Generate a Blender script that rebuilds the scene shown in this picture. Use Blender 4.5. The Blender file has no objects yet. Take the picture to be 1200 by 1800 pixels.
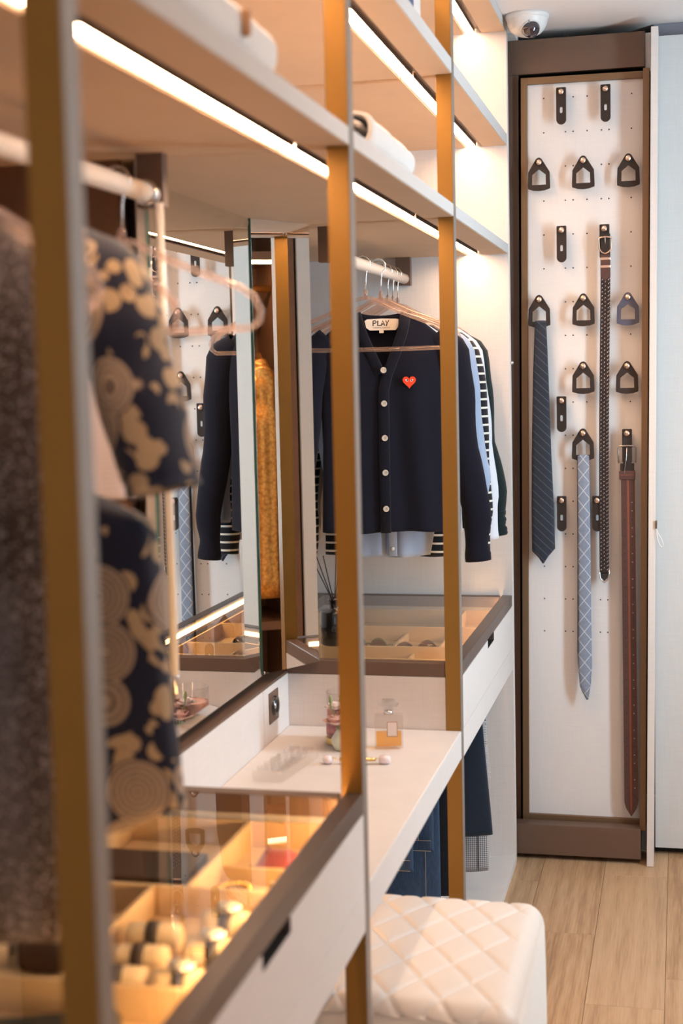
import bpy, bmesh, math, random
from mathutils import Vector, Matrix
random.seed(7)
scene = bpy.context.scene
COL = scene.collection
PI = math.pi
EYE = 1.42          # height of the lens above the floor; heights below are written relative to it

# ------------------------------------------------------------------ camera
cam_data = bpy.data.cameras.new('camera')
cam_data.sensor_fit = 'VERTICAL'
cam_data.sensor_height = 36.0
cam_data.sensor_width = 24.0
cam_data.lens = 2538.988 / 1800 * 36
cam_data.clip_start = 0.05
yaw, pitch, roll = -0.231427321, -0.0919872988, -0.0225398755
fw = Vector((math.sin(yaw)*math.cos(pitch), math.cos(yaw)*math.cos(pitch), math.sin(pitch)))
rt = fw.cross(Vector((0, 0, 1))).normalized()
up = rt.cross(fw)
cr, sr = math.cos(roll), math.sin(roll)
rt2 = cr*rt + sr*up
up2 = -sr*rt + cr*up
cam = bpy.data.objects.new('camera', cam_data)
mw = Matrix((( rt2.x, up2.x, -fw.x, 0), (rt2.y, up2.y, -fw.y, 0), (rt2.z, up2.z, -fw.z, EYE), (0, 0, 0, 1)))
cam.matrix_world = mw
cam_data.dof.use_dof = True
cam_data.dof.focus_distance = 3.75
cam_data.dof.aperture_fstop = 3.3
COL.objects.link(cam)
scene.camera = cam

# ------------------------------------------------------------------ view, world, lights
vs = scene.view_settings
vs.view_transform = 'Standard'
vs.look = 'None'
vs.gamma = 1.0
vs.use_curve_mapping = False
vs.exposure = 0.1
scene.cycles.caustics_reflective = False
scene.cycles.caustics_refractive = False
scene.cycles.sample_clamp_indirect = 6.0
scene.cycles.max_bounces = 14
scene.cycles.transparent_max_bounces = 24
world = bpy.data.worlds.new('world')
scene.world = world
world.use_nodes = True
wb = world.node_tree.nodes['Background']
wb.inputs[0].default_value = (0.72, 0.82, 1.0, 1)
wb.inputs[1].default_value = 0.9

def area(name, loc, rot, sx, sy, power, color):
    l = bpy.data.lights.new(name, 'AREA')
    l.shape = 'RECTANGLE'
    l.size, l.size_y = sx, sy
    l.energy = power
    l.color = color
    o = bpy.data.objects.new(name, l)
    o.location = (loc[0], loc[1], loc[2] + EYE)
    o.rotation_euler = rot
    COL.objects.link(o)
    return o
# daylight just outside the window of the right wall
area('window_daylight', (1.165, 2.99, 0.05), (0, math.radians(90), math.radians(-24)), 1.4, 0.26, 35, (0.62, 0.84, 1.0))
# cool frontal fill, sent through an added window behind the camera
area('front_fill', (0.40, -1.42, 0.0), (math.radians(90), 0, 0), 1.2, 1.4, 6, (0.66, 0.86, 1.0))
# unseen ceiling lamps over the aisle, added for warm fill
CEIL_FILLS = [(0.42, 0.35), (0.42, 2.2)]
for (lx, ly), lw in zip(CEIL_FILLS, (4, 9)):
    area('ceiling_fill_light', (lx, ly, 0.957), (0, 0, 0), 0.28, 0.28, lw, (1.0, 0.68, 0.44))
LED_COLOR = (1.0, 0.63, 0.37)
LED_POWER = 48.0
TRAY_LED_COLOR = (1.0, 0.56, 0.22)
TRAY_LED_POWER = 64.0

# ------------------------------------------------------------------ materials
def new_mat(name):
    m = bpy.data.materials.new(name)
    m.use_nodes = True
    nt = m.node_tree
    nt.nodes.clear()
    out = nt.nodes.new('ShaderNodeOutputMaterial')
    return m, nt, out
class NT:
    def __init__(s, nt): s.nt = nt
    def n(s, t, **kw):
        x = s.nt.nodes.new(t)
        for k, v in kw.items(): setattr(x, k, v)
        return x
    def l(s, a, b): s.nt.links.new(a, b)
    def coords(s, scale=(1, 1, 1), rot=(0, 0, 0), kind='Object'):
        tc = s.n('ShaderNodeTexCoord'); mp = s.n('ShaderNodeMapping')
        mp.inputs['Scale'].default_value = scale
        mp.inputs['Rotation'].default_value = rot
        s.l(tc.outputs[kind], mp.inputs['Vector'])
        return mp.outputs['Vector']
    def noise(s, vec, scale=5, detail=3, rough=.5):
        x = s.n('ShaderNodeTexNoise'); s.l(vec, x.inputs['Vector'])
        x.inputs['Scale'].default_value = scale; x.inputs['Detail'].default_value = detail; x.inputs['Roughness'].default_value = rough
        return x.outputs['Fac']
    def math(s, op, a, b=None, c=None):
        x = s.n('ShaderNodeMath', operation=op)
        for i, v in enumerate((a, b, c)):
            if v is None: continue
            if isinstance(v, (int, float)): x.inputs[i].default_value = v
            else: s.l(v, x.inputs[i])
        return x.outputs[0]
    def mix(s, f, a, b):
        x = s.n('ShaderNodeMix', data_type='RGBA')
        for i, v in ((0, f), (6, a), (7, b)):
            if isinstance(v, (int, float)): x.inputs[i].default_value = v
            elif isinstance(v, tuple): x.inputs[i].default_value = (*v[:3], 1)
            else: s.l(v, x.inputs[i])
        return x.outputs[2]
    def ramp(s, f, stops, interp='LINEAR'):
        x = s.n('ShaderNodeValToRGB'); s.l(f, x.inputs[0])
        x.color_ramp.interpolation = interp
        el = x.color_ramp.elements
        while len(el) < len(stops): el.new(.5)
        for e, (p, c) in zip(el, stops):
            e.position = p; e.color = (*c, 1)
        return x.outputs[0]
    def sep(s, vec):
        x = s.n('ShaderNodeSeparateXYZ'); s.l(vec, x.inputs[0]); return x.outputs
    def bump(s, h, strength=.2, dist=.002):
        x = s.n('ShaderNodeBump'); s.l(h, x.inputs['Height'])
        x.inputs['Strength'].default_value = strength; x.inputs['Distance'].default_value = dist
        return x.outputs[0]
    def bsdf(s, color, rough=.5, metal=0., normal=None, spec=.5, sheen=0., coat=0.):
        b = s.n('ShaderNodeBsdfPrincipled')
        if isinstance(color, tuple): b.inputs['Base Color'].default_value = (*color[:3], 1)
        else: s.l(color, b.inputs['Base Color'])
        if isinstance(rough, (int, float)): b.inputs['Roughness'].default_value = rough
        else: s.l(rough, b.inputs['Roughness'])
        b.inputs['Metallic'].default_value = metal
        b.inputs['Specular IOR Level'].default_value = spec
        b.inputs['Sheen Weight'].default_value = sheen
        b.inputs['Coat Weight'].default_value = coat
        if normal is not None: s.l(normal, b.inputs['Normal'])
        return b
def finish(nt, out, sh): nt.links.new(sh.outputs[0], out.inputs['Surface'])

def m_plain(name, color, rough=.5, metal=0., var=.06, vscale=30, bump=0., spec=.5, coat=0., sheen=0.):
    m, nt, out = new_mat(name); k = NT(nt)
    v = k.coords()
    f = k.noise(v, vscale, 3)
    c = k.mix(f, tuple(x*(1-var) for x in color), tuple(min(1, x*(1+var)) for x in color))
    nrm = k.bump(k.noise(v, vscale*12, 2), bump, .001) if bump else None
    finish(nt, out, k.bsdf(c, rough, metal, nrm, spec, sheen, coat))
    return m
def m_linen(name, color, var=.05, rough=.75):
    m, nt, out = new_mat(name); k = NT(nt)
    a = k.noise(k.coords((14, 14, 420)), 1, 2)
    b = k.noise(k.coords((420, 420, 14)), 1, 2)
    w = k.math('ADD', k.math('MULTIPLY', a, .5), k.math('MULTIPLY', b, .5))
    c = k.mix(w, tuple(x*(1-var*2.2) for x in color), tuple(min(1, x*(1+var*2.2)) for x in color))
    finish(nt, out, k.bsdf(c, rough, 0, k.bump(w, .25, .0008), .3))
    return m
def m_emit(name, color, power):
    m, nt, out = new_mat(name); k = NT(nt)
    e = k.n('ShaderNodeEmission')
    e.inputs[0].default_value = (*color, 1); e.inputs[1].default_value = power
    finish(nt, out, e); return m
def m_glass(name, tint=(1, 1, 1), ior=1.45, rough=0.0, haze=0., hazec=(1, 1, 1)):
    m, nt, out = new_mat(name); k = NT(nt)
    fr = k.n('ShaderNodeFresnel'); fr.inputs[0].default_value = ior
    t = k.n('ShaderNodeBsdfTransparent'); t.inputs[0].default_value = (*tint, 1)
    g = k.n('ShaderNodeBsdfGlossy'); g.inputs['Roughness'].default_value = rough
    g.inputs[0].default_value = (1, 1, 1, 1)
    x = k.n('ShaderNodeMixShader')
    ge = k.n('ShaderNodeNewGeometry')
    k.l(k.math('MULTIPLY', fr.outputs[0], k.math('SUBTRACT', 1.0, ge.outputs['Backfacing'])), x.inputs[0]); k.l(t.outputs[0], x.inputs[1]); k.l(g.outputs[0], x.inputs[2])
    if haze:
        y = k.n('ShaderNodeMixShader'); y.inputs[0].default_value = haze
        d = k.n('ShaderNodeBsdfTranslucent'); d.inputs[0].default_value = (*hazec, 1)
        k.l(x.outputs[0], y.inputs[1]); k.l(d.outputs[0], y.inputs[2]); x = y
    finish(nt, out, x); return m
def m_fabric(name, color, color2=None, scale=900, rough=.9, sheen=.3, bump=.3, cloud=0.25):
    m, nt, out = new_mat(name); k = NT(nt)
    color2 = color2 or tuple(x*.6 for x in color)
    v = k.coords()
    f = k.noise(v, scale, 2)
    g = k.noise(v, 9, 3)
    f2 = k.math('ADD', k.math('MULTIPLY', f, 1-cloud), k.math('MULTIPLY', g, cloud))
    c = k.mix(f2, color2, color)
    finish(nt, out, k.bsdf(c, rough, 0, k.bump(f, bump, .001), .2, sheen))
    return m

LINEN = m_linen('linen_laminate', (0.76, 0.70, 0.675))
LINEN_COOL = m_linen('linen_door', (0.66, 0.655, 0.65))
SHELF = m_linen('shelf_linen', (0.62, 0.58, 0.565))
UNDER = m_linen('warm_lit_tan_lining', (0.70, 0.49, 0.325))  # tan of the lining, deepened by warm strip light put into the colour
BRONZE = m_plain('bronze_lacquer', (0.32, 0.160, 0.028), .42, .45, .05, 20, .05)
BRONZE_FLAT = m_plain('bronze_matt', (0.155, 0.092, 0.064), .45, .15, .05, 20, .05)
DARKBRONZE = m_plain('dark_bronze', (0.11, 0.075, 0.062), .33, .2, .05, 20, .05)
EDGE_SHEEN = m_plain('post_edge_sheen', (0.27, 0.225, 0.195), .5, .25, .03, 20)  # cool reflection on the bronze post fronts, put into the colour
BLACK = m_plain('black_gap', (0.012, 0.011, 0.011), .6)
CEIL = m_plain('ceiling_paint', (0.86, 0.81, 0.80), .85, 0, .02, 4, .05)
WALL = m_plain('wall_paint', (0.72, 0.69, 0.67), .85, 0, .02, 4, .05)
DARKWOOD = m_plain('dark_walnut', (0.17, 0.078, 0.036), .45, 0, .25, 14)
LED = m_emit('led_diffuser', LED_COLOR, LED_POWER)
TRAYLED = m_emit('tray_led_diffuser', TRAY_LED_COLOR, TRAY_LED_POWER)
GLASS = m_glass('clear_glass', (.97, .985, .975))
ACRYL = m_glass('clear_acrylic', (.93, .84, .80), 1.5, .06, .22, (.95, .80, .74))
TRAY = m_plain('tan_suede', (0.62, 0.43, 0.25), .85, 0, .06, 60, .2, .2)
RAILM = m_plain('cream_leather_wrap', (0.78, 0.68, 0.60), .5, 0, .05, 60, .15)
CHROME = m_plain('chrome', (0.75, 0.75, 0.76), .15, 1.0)
ROSE = m_plain('rose_gold', (0.86, 0.62, 0.50), .25, 1.0)
GOLD = m_plain('gold', (0.95, 0.66, 0.25), .22, 1.0)
HOOKL = m_plain('dark_brown_leather', (0.036, 0.024, 0.020), .6, 0, .15, 90, .25, .25)
HOOKB = m_plain('blue_grey_leather', (0.085, 0.085, 0.125), .5, 0, .12, 90, .25, .3)
WHITEP = m_plain('white_plastic', (0.78, 0.77, 0.76), .35, 0, .01)
DOME = m_plain('black_dome', (0.02, 0.016, 0.03), .05, 0, .01, 20, 0, .8, 1.0)
WHITECLOTH = m_fabric('white_terry', (0.80, 0.78, 0.78), (0.70, 0.68, 0.68), 400, .95, .4, .6)
LEATHERW = m_plain('white_leather', (0.80, 0.735, 0.69), .42, 0, .03, 25, .12)
BLACKGL = m_plain('black_gloss', (0.012, 0.012, 0.014), .18, 0, .1, 20, 0, .5, .5)
m, nt, out = new_mat('mirror_silver')
g = nt.nodes.new('ShaderNodeBsdfGlossy'); g.inputs[0].default_value = (.90, .905, .89, 1); g.inputs['Roughness'].default_value = 0
finish(nt, out, g); MIRROR = m
GLASSEDGE = m_plain('green_glass_edge', (0.16, 0.36, 0.29), .2, 0, .05)

def m_wood():
    m, nt, out = new_mat('oak_plank'); k = NT(nt)
    oi = k.n('ShaderNodeObjectInfo')
    tc = k.n('ShaderNodeTexCoord')
    comb = k.n('ShaderNodeVectorMath', operation='SCALE'); k.l(oi.outputs['Location'], comb.inputs[0]); comb.inputs['Scale'].default_value = 7.3
    add = k.n('ShaderNodeVectorMath', operation='ADD'); k.l(tc.outputs['Object'], add.inputs[0]); k.l(comb.outputs[0], add.inputs[1])
    mp = k.n('ShaderNodeMapping'); mp.inputs['Scale'].default_value = (9, 0.9, 9); k.l(add.outputs[0], mp.inputs['Vector'])
    n1 = k.noise(mp.outputs[0], 1.6, 5, .6)
    mp2 = k.n('ShaderNodeMapping'); mp2.inputs['Scale'].default_value = (150, 5, 40); k.l(add.outputs[0], mp2.inputs['Vector'])
    n2 = k.noise(mp2.outputs[0], 1.5, 3, .6)
    wv = k.n('ShaderNodeTexWave', wave_type='BANDS', bands_direction='X'); k.l(mp.outputs[0], wv.inputs['Vector'])
    wv.inputs['Scale'].default_value = .9; wv.inputs['Distortion'].default_value = 9; wv.inputs['Detail'].default_value = 2; wv.inputs['Detail Scale'].default_value = .7
    f = k.math('ADD', k.math('MULTIPLY', n1, .45), k.math('ADD', k.math('MULTIPLY', n2, .48), k.math('MULTIPLY', wv.outputs['Fac'], .10)))
    c = k.ramp(f, [(.36, (0.33, 0.185, 0.093)), (.52, (0.50, 0.305, 0.165)), (.68, (0.61, 0.40, 0.24))])
    c2 = k.mix(k.math('MULTIPLY', oi.outputs['Random'], .35), c, (0.64, 0.44, 0.28))
    finish(nt, out, k.bsdf(c2, .48, 0, k.bump(n2, .12, .001), .4))
    return m
OAK = m_wood()

# ------------------------------------------------------------------ object helpers
LOCREL = {}
def link(o, parent=None):
    COL.objects.link(o)
    if parent is not None: o.parent = parent
    return o
def tag(o, label=None, cat=None, group=None, kind=None):
    if label: o['label'] = label
    if cat: o['category'] = cat
    if group: o['group'] = group
    if kind: o['kind'] = kind
    return o
def thing(name, label, cat, loc, group=None, rz=0):
    o = bpy.data.objects.new(name, None)
    o.empty_display_size = .05
    o.location = (loc[0], loc[1], loc[2] + EYE)
    o.rotation_euler = (0, 0, rz)
    LOCREL[o.name] = Vector(loc)
    tag(o, label, cat, group)
    return link(o)
def meshobj(name, verts, faces, mat, parent=None, smooth=False, local=False, mats=None, mi=None):
    """verts are absolute (height relative to the eye) unless local; a mesh without parent gets its origin at its base centre"""
    me = bpy.data.meshes.new(name)
    vv = [Vector(v) for v in verts]
    if parent is not None:
        off = Vector((0, 0, 0)) if local else LOCREL[parent.name]
    else:
        off = Vector(((min(v.x for v in vv)+max(v.x for v in vv))/2, (min(v.y for v in vv)+max(v.y for v in vv))/2, min(v.z for v in vv)))
    me.from_pydata([tuple(v-off) for v in vv], [], faces)
    for mm in (mats or [mat]): me.materials.append(mm)
    if mi:
        for p, i in zip(me.polygons, mi): p.material_index = i
    if smooth:
        for p in me.polygons: p.use_smooth = True
    me.update()
    o = bpy.data.objects.new(name, me)
    link(o, parent)
    if parent is not None: LOCREL[o.name] = off
    else:
        o.location = (off.x, off.y, off.z + EYE); LOCREL[o.name] = off
    return o
def frombm(name, bm, mat, parent=None, smooth=False, local=False):
    bm.normal_update()
    bm.verts.index_update()
    v = [x.co.copy() for x in bm.verts]; f = [[q.index for q in p.verts] for p in bm.faces]
    bm.free()
    return meshobj(name, v, f, mat, parent, smooth, local)
def add_box(bm, b, bevel=0.0, seg=2):
    x0, x1, y0, y1, z0, z1 = b
    t = bmesh.new()
    bmesh.ops.create_cube(t, size=1)
    for v in t.verts:
        v.co = Vector((x0+(v.co.x+.5)*(x1-x0), y0+(v.co.y+.5)*(y1-y0), z0+(v.co.z+.5)*(z1-z0)))
    if bevel: bmesh.ops.bevel(t, geom=t.edges[:], offset=bevel, segments=seg, affect='EDGES', profile=.5)
    merge(bm, t)
def merge(bm, t):
    mp = {}
    for v in t.verts: mp[v] = bm.verts.new(v.co)
    for f in t.faces:
        try: bm.faces.new([mp[v] for v in f.verts])
        except ValueError: pass
    t.free()
def boxes(name, lst, mat, parent=None, bevel=0.0, local=False, seg=2):
    bm = bmesh.new()
    for b in lst: add_box(bm, b, bevel, seg)
    return frombm(name, bm, mat, parent, False, local)
def add_sweep(bm, pts, rx, ry=None, n=10, side=None, cap=True, closed=False):
    """sweep an ellipse along pts; rx along the lateral direction, ry along `side`"""
    P = [Vector(p) for p in pts]
    m_ = len(P)
    rx = rx if isinstance(rx, (list, tuple)) else [rx]*m_
    ry = rx if ry is None else (ry if isinstance(ry, (list, tuple)) else [ry]*m_)
    rings = []
    prev = None
    for i, p in enumerate(P):
        a = P[(i-1) % m_] if (closed or i > 0) else p
        b = P[(i+1) % m_] if (closed or i < m_-1) else p
        t = (b-a).normalized()
        if side is not None:
            s = Vector(side); s = (s - t*s.dot(t)).normalized()
        else:
            if prev is None:
                h = Vector((0, 0, 1)) if abs(t.z) < .9 else Vector((1, 0, 0))
                s = t.cross(h).normalized()
            else: s = (prev - t*prev.dot(t)).normalized()
            prev = s
        q = t.cross(s)
        rings.append([bm.verts.new(p + q*rx[i]*math.cos(2*PI*k/n) + s*ry[i]*math.sin(2*PI*k/n)) for k in range(n)])
    for i in range(m_ if closed else m_-1):
        A, B = rings[i], rings[(i+1) % m_]
        for k in range(n): bm.faces.new((A[k], A[(k+1) % n], B[(k+1) % n], B[k]))
    if cap and not closed:
        bm.faces.new(rings[0][::-1]); bm.faces.new(rings[-1])
    return rings
def tube(name, pts, r, mat, parent=None, n=10, local=False, closed=False, ry=None, side=None, cap=True):
    bm = bmesh.new(); add_sweep(bm, pts, r, ry, n, side, cap, closed)
    bmesh.ops.recalc_face_normals(bm, faces=bm.faces[:])
    return frombm(name, bm, mat, parent, True, local)
def add_lathe(bm, prof, c=(0, 0, 0), n=28, axis='Z'):
    rings = []
    def tr(r, h, a):
        x, y = r*math.cos(a), r*math.sin(a)
        v = {'Z': (x, y, h), 'Y': (x, h, y), 'X': (h, x, y)}[axis]
        return Vector(v) + Vector(c)
    for r, h in prof:
        if r < 1e-6: rings.append([bm.verts.new(tr(0, h, 0))])
        else: rings.append([bm.verts.new(tr(r, h, 2*PI*k/n)) for k in range(n)])
    for A, B in zip(rings, rings[1:]):
        for k in range(n):
            if len(A) == 1 and len(B) == 1: continue
            if len(A) == 1: bm.faces.new((A[0], B[k], B[(k+1) % n]))
            elif len(B) == 1: bm.faces.new((A[k], A[(k+1) % n], B[0]))
            else: bm.faces.new((A[k], A[(k+1) % n], B[(k+1) % n], B[k]))
    bmesh.ops.recalc_face_normals(bm, faces=bm.faces[:])
def lathe(name, prof, mat, parent=None, c=(0, 0, 0), n=28, axis='Z', local=False, smooth=True):
    bm = bmesh.new(); add_lathe(bm, prof, c, n, axis)
    return frombm(name, bm, mat, parent, smooth, local)
def prism(name, outer, holes, axis, a0, a1, mat, parent=None, local=False, bevel=0):
    """2-D outline (u,v) with holes extruded along axis; axis Y: (x,z), axis X: (y,z), axis Z: (x,y)"""
    def pt(u, v, a): return Vector({'Y': (u, a, v), 'X': (a, u, v), 'Z': (u, v, a)}[axis])
    bm = bmesh.new(); E_ = []
    for loop in [outer]+holes:
        vs_ = [bm.verts.new(pt(u, v, a0)) for u, v in loop]
        for i in range(len(vs_)): E_.append(bm.edges.new((vs_[i], vs_[(i+1) % len(vs_)])))
    bmesh.ops.triangle_fill(bm, use_beauty=True, use_dissolve=False, edges=E_)
    r = bmesh.ops.extrude_face_region(bm, geom=bm.faces[:])
    d = pt(0, 0, a1) - pt(0, 0, a0)
    bmesh.ops.translate(bm, verts=[x for x in r['geom'] if isinstance(x, bmesh.types.BMVert)], vec=d)
    bmesh.ops.recalc_face_normals(bm, faces=bm.faces[:])
    return frombm(name, bm, mat, parent, False, local)
def copy_tree(o, parent=None):
    c = o.copy(); COL.objects.link(c)
    if parent is not None: c.parent = parent
    for ch in [x for x in bpy.data.objects if x.parent == o]:
        copy_tree(ch, c)
    return c
def dup(root, loc, label, rz=None):
    c = copy_tree(root)
    c.location = (loc[0], loc[1], loc[2]+EYE)
    if rz is not None: c.rotation_euler = (0, 0, rz)
    c['label'] = label
    LOCREL[c.name] = Vector(loc)
    return c
def struct(o): o['kind'] = 'structure'; return o
def solid(o, t, off=0):
    md = o.modifiers.new('thickness', 'SOLIDIFY'); md.thickness = t; md.offset = off
    return o
def lerp(tab, z):
    """piecewise-linear table [(z, value)...] with z descending"""
    if z >= tab[0][0]: return tab[0][1]
    for (za, va), (zb, vb) in zip(tab, tab[1:]):
        if z >= zb: return va + (vb-va)*(za-z)/max(1e-9, za-zb)
    return tab[-1][1]
def smoothstep(x): x = max(0, min(1, x)); return x*x*(3-2*x)

# ------------------------------------------------------------------ constants of the wardrobe
FX = -0.47                     # front plane of the wardrobe
BX = -1.05                     # its back
PD, PT = 0.034, 0.032          # post depth (X) and thickness (Y)
POSTS = [0.11, 1.112, 2.126, 3.130]
END0, END1 = 4.100, 4.130
FLOOR, CEILZ = -1.42, 0.975
DY = [(0, 0)]

# ------------------------------------------------------------------ room shell
fl = struct(boxes('floor', [(-1.1, 1.55, -1.3, 4.9, FLOOR-.05, FLOOR-.0025)], m_plain('floor_joint', (.16, .10, .06), .8)))
PW, PL = 0.1765, 0.868
pl_me = None
starts = {-2: 3.10, -1: 3.60, 0: 3.187, 1: 3.357, 2: 2.9, 3: 3.45, 4: 3.05, 5: 3.7, 6: 3.2, 7: 3.6, 8: 3.0}
for kx in range(-2, 8):
    x0 = -.388 + (kx+1)*PW
    s = starts[kx] - 6*PL
    while s < 4.85:
        if s > -1.6:
            if pl_me is None:
                o = boxes('plank', [(-.0003, PW-.0012, 0, PL-.0012, -.0025, .0)], OAK, fl, .0006, True, 1)
                pl_me = o.data
            else:
                o = link(bpy.data.objects.new('plank', pl_me), fl)
            o.location = (x0 - LOCREL[fl.name].x, s - LOCREL[fl.name].y, FLOOR - LOCREL[fl.name].z)
        s += PL
struct(boxes('ceiling', [(-1.1, 1.55, -1.3, 4.9, CEILZ, CEILZ+.05)], CEIL))
struct(boxes('wall_left', [(-1.12, BX-.002, -1.3, 4.9, FLOOR, CEILZ)], LINEN))
struct(boxes('wall_front', [(-1.1, -.2, -1.35, -1.25, FLOOR, CEILZ), (1.0, 1.15, -1.35, -1.25, FLOOR, CEILZ), (-.2, 1.0, -1.35, -1.25, FLOOR, -.75), (-.2, 1.0, -1.35, -1.25, .75, CEILZ)], WALL))
w = struct(boxes('fill_window', [(-.2, -.16, -1.32, -1.28, -.75, .75), (.96, 1.0, -1.32, -1.28, -.75, .75), (-.16, .96, -1.32, -1.28, -.75, -.71), (-.16, .96, -1.32, -1.28, .71, .75)], WHITEP))  # unseen window, added to let the frontal fill in
boxes('pane', [(-.16, .96, -1.302, -1.298, -.71, .71)], GLASS, w)
struct(boxes('wall_back', [(-1.1, 1.55, 4.85, 4.9, FLOOR, CEILZ)], WALL))
WY0, WY1, WZ0, WZ1 = 2.76, 3.205, -.72, .82
WX = 1.06
struct(boxes('wall_right', [(WX, WX+.09, -1.25, WY0, FLOOR, CEILZ), (WX, WX+.09, WY1, 3.211, FLOOR, CEILZ), (WX, WX+.09, WY0, WY1, FLOOR, WZ0), (WX, WX+.09, WY0, WY1, WZ1, CEILZ), (1.5, 1.55, 3.21, 4.85, FLOOR, CEILZ), (WX+.09, 1.5, 3.14, 3.21, FLOOR, CEILZ)], WALL))
w = struct(boxes('window_1', [(WX+.03, WX+.07, WY0, WY0+.03, WZ0, WZ1), (WX+.03, WX+.07, WY1-.03, WY1, WZ0, WZ1), (WX+.03, WX+.07, WY0+.03, WY1-.03, WZ0, WZ0+.03), (WX+.03, WX+.07, WY0+.03, WY1-.03, WZ1-.03, WZ1)], WHITEP))
boxes('pane', [(WX+.048, WX+.052, WY0+.03, WY1-.03, WZ0+.03, WZ1-.03)], GLASS, w)
for i, (lx, ly) in enumerate(CEIL_FILLS):
    t = thing('ceiling_fill', 'added square white ceiling fixture for warm fill over the aisle, ' + ('behind the camera' if i == 0 else 'nearer the mirror'), 'light', (lx, ly, CEILZ-.016))
    boxes('frame', [(lx-.17, lx+.17, ly-.17, ly-.145, CEILZ-.014, CEILZ), (lx-.17, lx+.17, ly+.145, ly+.17, CEILZ-.014, CEILZ), (lx-.17, lx-.145, ly-.1445, ly+.1445, CEILZ-.014, CEILZ), (lx+.145, lx+.17, ly-.1445, ly+.1445, CEILZ-.014, CEILZ)], WHITEP, t)
    boxes('reflector', [(lx-.1445, lx+.1445, ly-.1445, ly+.1445, CEILZ-.006, CEILZ-.001)], WHITEP, t)

# flush doors of the cabinets on the far wall, right of the pull-out
for i, (xa, xb, lab) in enumerate(((-.0735, .52, 'pale grey linen flush door right of the pull-out tie rack'), (.523, 1.04, 'pale grey linen flush door next to the opposite wardrobe'))):
    t = thing('cabinet_door', lab, 'door', ((xa+xb)/2, 4.26, FLOOR))
    boxes('door_panel', [(xa, xb, 4.25, 4.272, -1.398, .936)], LINEN_COOL, t, .001)
    boxes('plinth', [(xa, xb, 4.285, 4.30, FLOOR, -1.398)], BLACK, t)
    boxes('top_filler', [(xa, xb, 4.275, 4.30, .936, CEILZ-.001)], m_plain('shadow_filler', (.22, .22, .26), .7) if i == 0 else bpy.data.materials['shadow_filler'], t)
struct(boxes('trim_1', [(-.487, -.452, 4.132, 4.26, .948, CEILZ)], WALL))

# ------------------------------------------------------------------ wardrobe carcass
post_lab = ['bronze upright post nearest the room entrance, beside the camera', 'leftmost bronze upright post, large and blurred, in front of the patterned dress',
            'middle bronze upright post, standing between the glass counter and the vanity desk', 'far bronze upright post, standing between the vanity desk and the hanging knitwear']
for y, lab in list(zip(POSTS, post_lab))[1:]:
    t = thing('upright_post', lab, 'post', (FX-PD/2, y-PT/2, FLOOR), 'bronze wardrobe posts')
    boxes('post_body', [(FX-PD, FX-.0012, y-PT, y, FLOOR, CEILZ-.0005)], BRONZE, t, .001)
    boxes('front_sheen_plate', [(FX-.0011, FX, y-PT+.0005, y-.0005, FLOOR, CEILZ-.0005)], EDGE_SHEEN, t)  # thin plate added to carry the reflected grey on the bronze
t = thing('end_panel', 'tall off-white linen end panel of the wardrobe beside the tie rack', 'panel', ((BX+FX)/2, (END0+END1)/2, FLOOR))
boxes('panel_board', [(BX, FX+.002, END0, END1, FLOOR, CEILZ-.0005)], LINEN, t, .001)
lathe('screw_cap', [(0, .009), (.0045, .008), (.006, .004), (.0055, 0)], CHROME, t, (FX+.002, 4.118, .034), 16, 'X')
for ya, yb, lab in ((1.112, 2.094, 'linen base board under the dress bay'), (3.13, END0, 'linen base board on the floor under the hanging trousers')):
    o = boxes('base_board', [(BX, FX+.004, ya, yb, FLOOR, FLOOR+.022)], LINEN, None, .001)
    tag(o, lab, 'board', 'wardrobe base boards')

GX0, GX1 = -.585, -.537        # groove of the light strip
def shelf(bay, z0, z1, lab):
    ya = POSTS[bay]
    yb = POSTS[bay+1]-PT if bay < 3 else END0
    ma = ya - PT/2 + .0018
    mb = yb + PT/2 - .0018 if bay < 3 else END0
    t = thing('shelf', lab, 'shelf', ((FX+BX)/2, (ya+yb)/2, z0), 'linen wardrobe shelves with light strips')
    boxes('shelf_board', [(FX-PD, FX, ya+.0006, yb-.0006, z0, z1), (GX1, FX-PD-.0004, ma, mb, z0, z1), (GX0, GX1, ma, mb, z0+.013, z1), (BX, GX0, ma, mb, z0, z1)], SHELF, t)
    boxes('shelf_lining', [(GX1+.0005, FX-PD-.001, ma, mb, z0-.0012, z0-.0001), (FX-PD-.001, FX-.002, ya+.001, yb-.001, z0-.0012, z0-.0001), (BX, GX0-.0005, ma, mb, z0-.0012, z0-.0001)], UNDER, t)
    boxes('light_channel', [(GX1-.0025, GX1-.0005, ma+.004, mb-.004, z0+.0005, z0+.0125), (GX0+.028, GX0+.0300, ma+.004, mb-.004, z0+.0015, z0+.0105), (GX0+.0005, GX0+.0025, ma+.004, mb-.004, z0+.0005, z0+.0105), (GX0+.0005, GX1-.0030, ma+.004, mb-.004, z0+.0107, z0+.0125)], BRONZE_FLAT, t)
    boxes('led_strip', [(GX0+.003, GX0+.0275, ma+.016, mb-.008, z0+.004, z0+.0100)], LED, t)
    return t
ss = 'linen shelf with light strip, '
shelf(1, .340, .3654, ss+'lower level above the patterned dress')
shelf(2, .340, .3654, ss+'lower level above the vanity, carrying a rolled towel')
shelf(3, .340, .3654, ss+'lower level above the navy cardigan')
shelf(1, .638, .668, ss+'middle level in the bay of the patterned dress')
shelf(2, .638, .668, ss+'middle level above the vanity, carrying a white bag')
shelf(3, .638, .668, ss+'middle level next to the linen end panel')
shelf(1, .948, .9745, ss+'top level in the bay of the patterned dress')
shelf(2, .948, .9745, ss+'top level in the vanity bay')
shelf(3, .948, .9745, ss+'top level next to the security camera')

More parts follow.
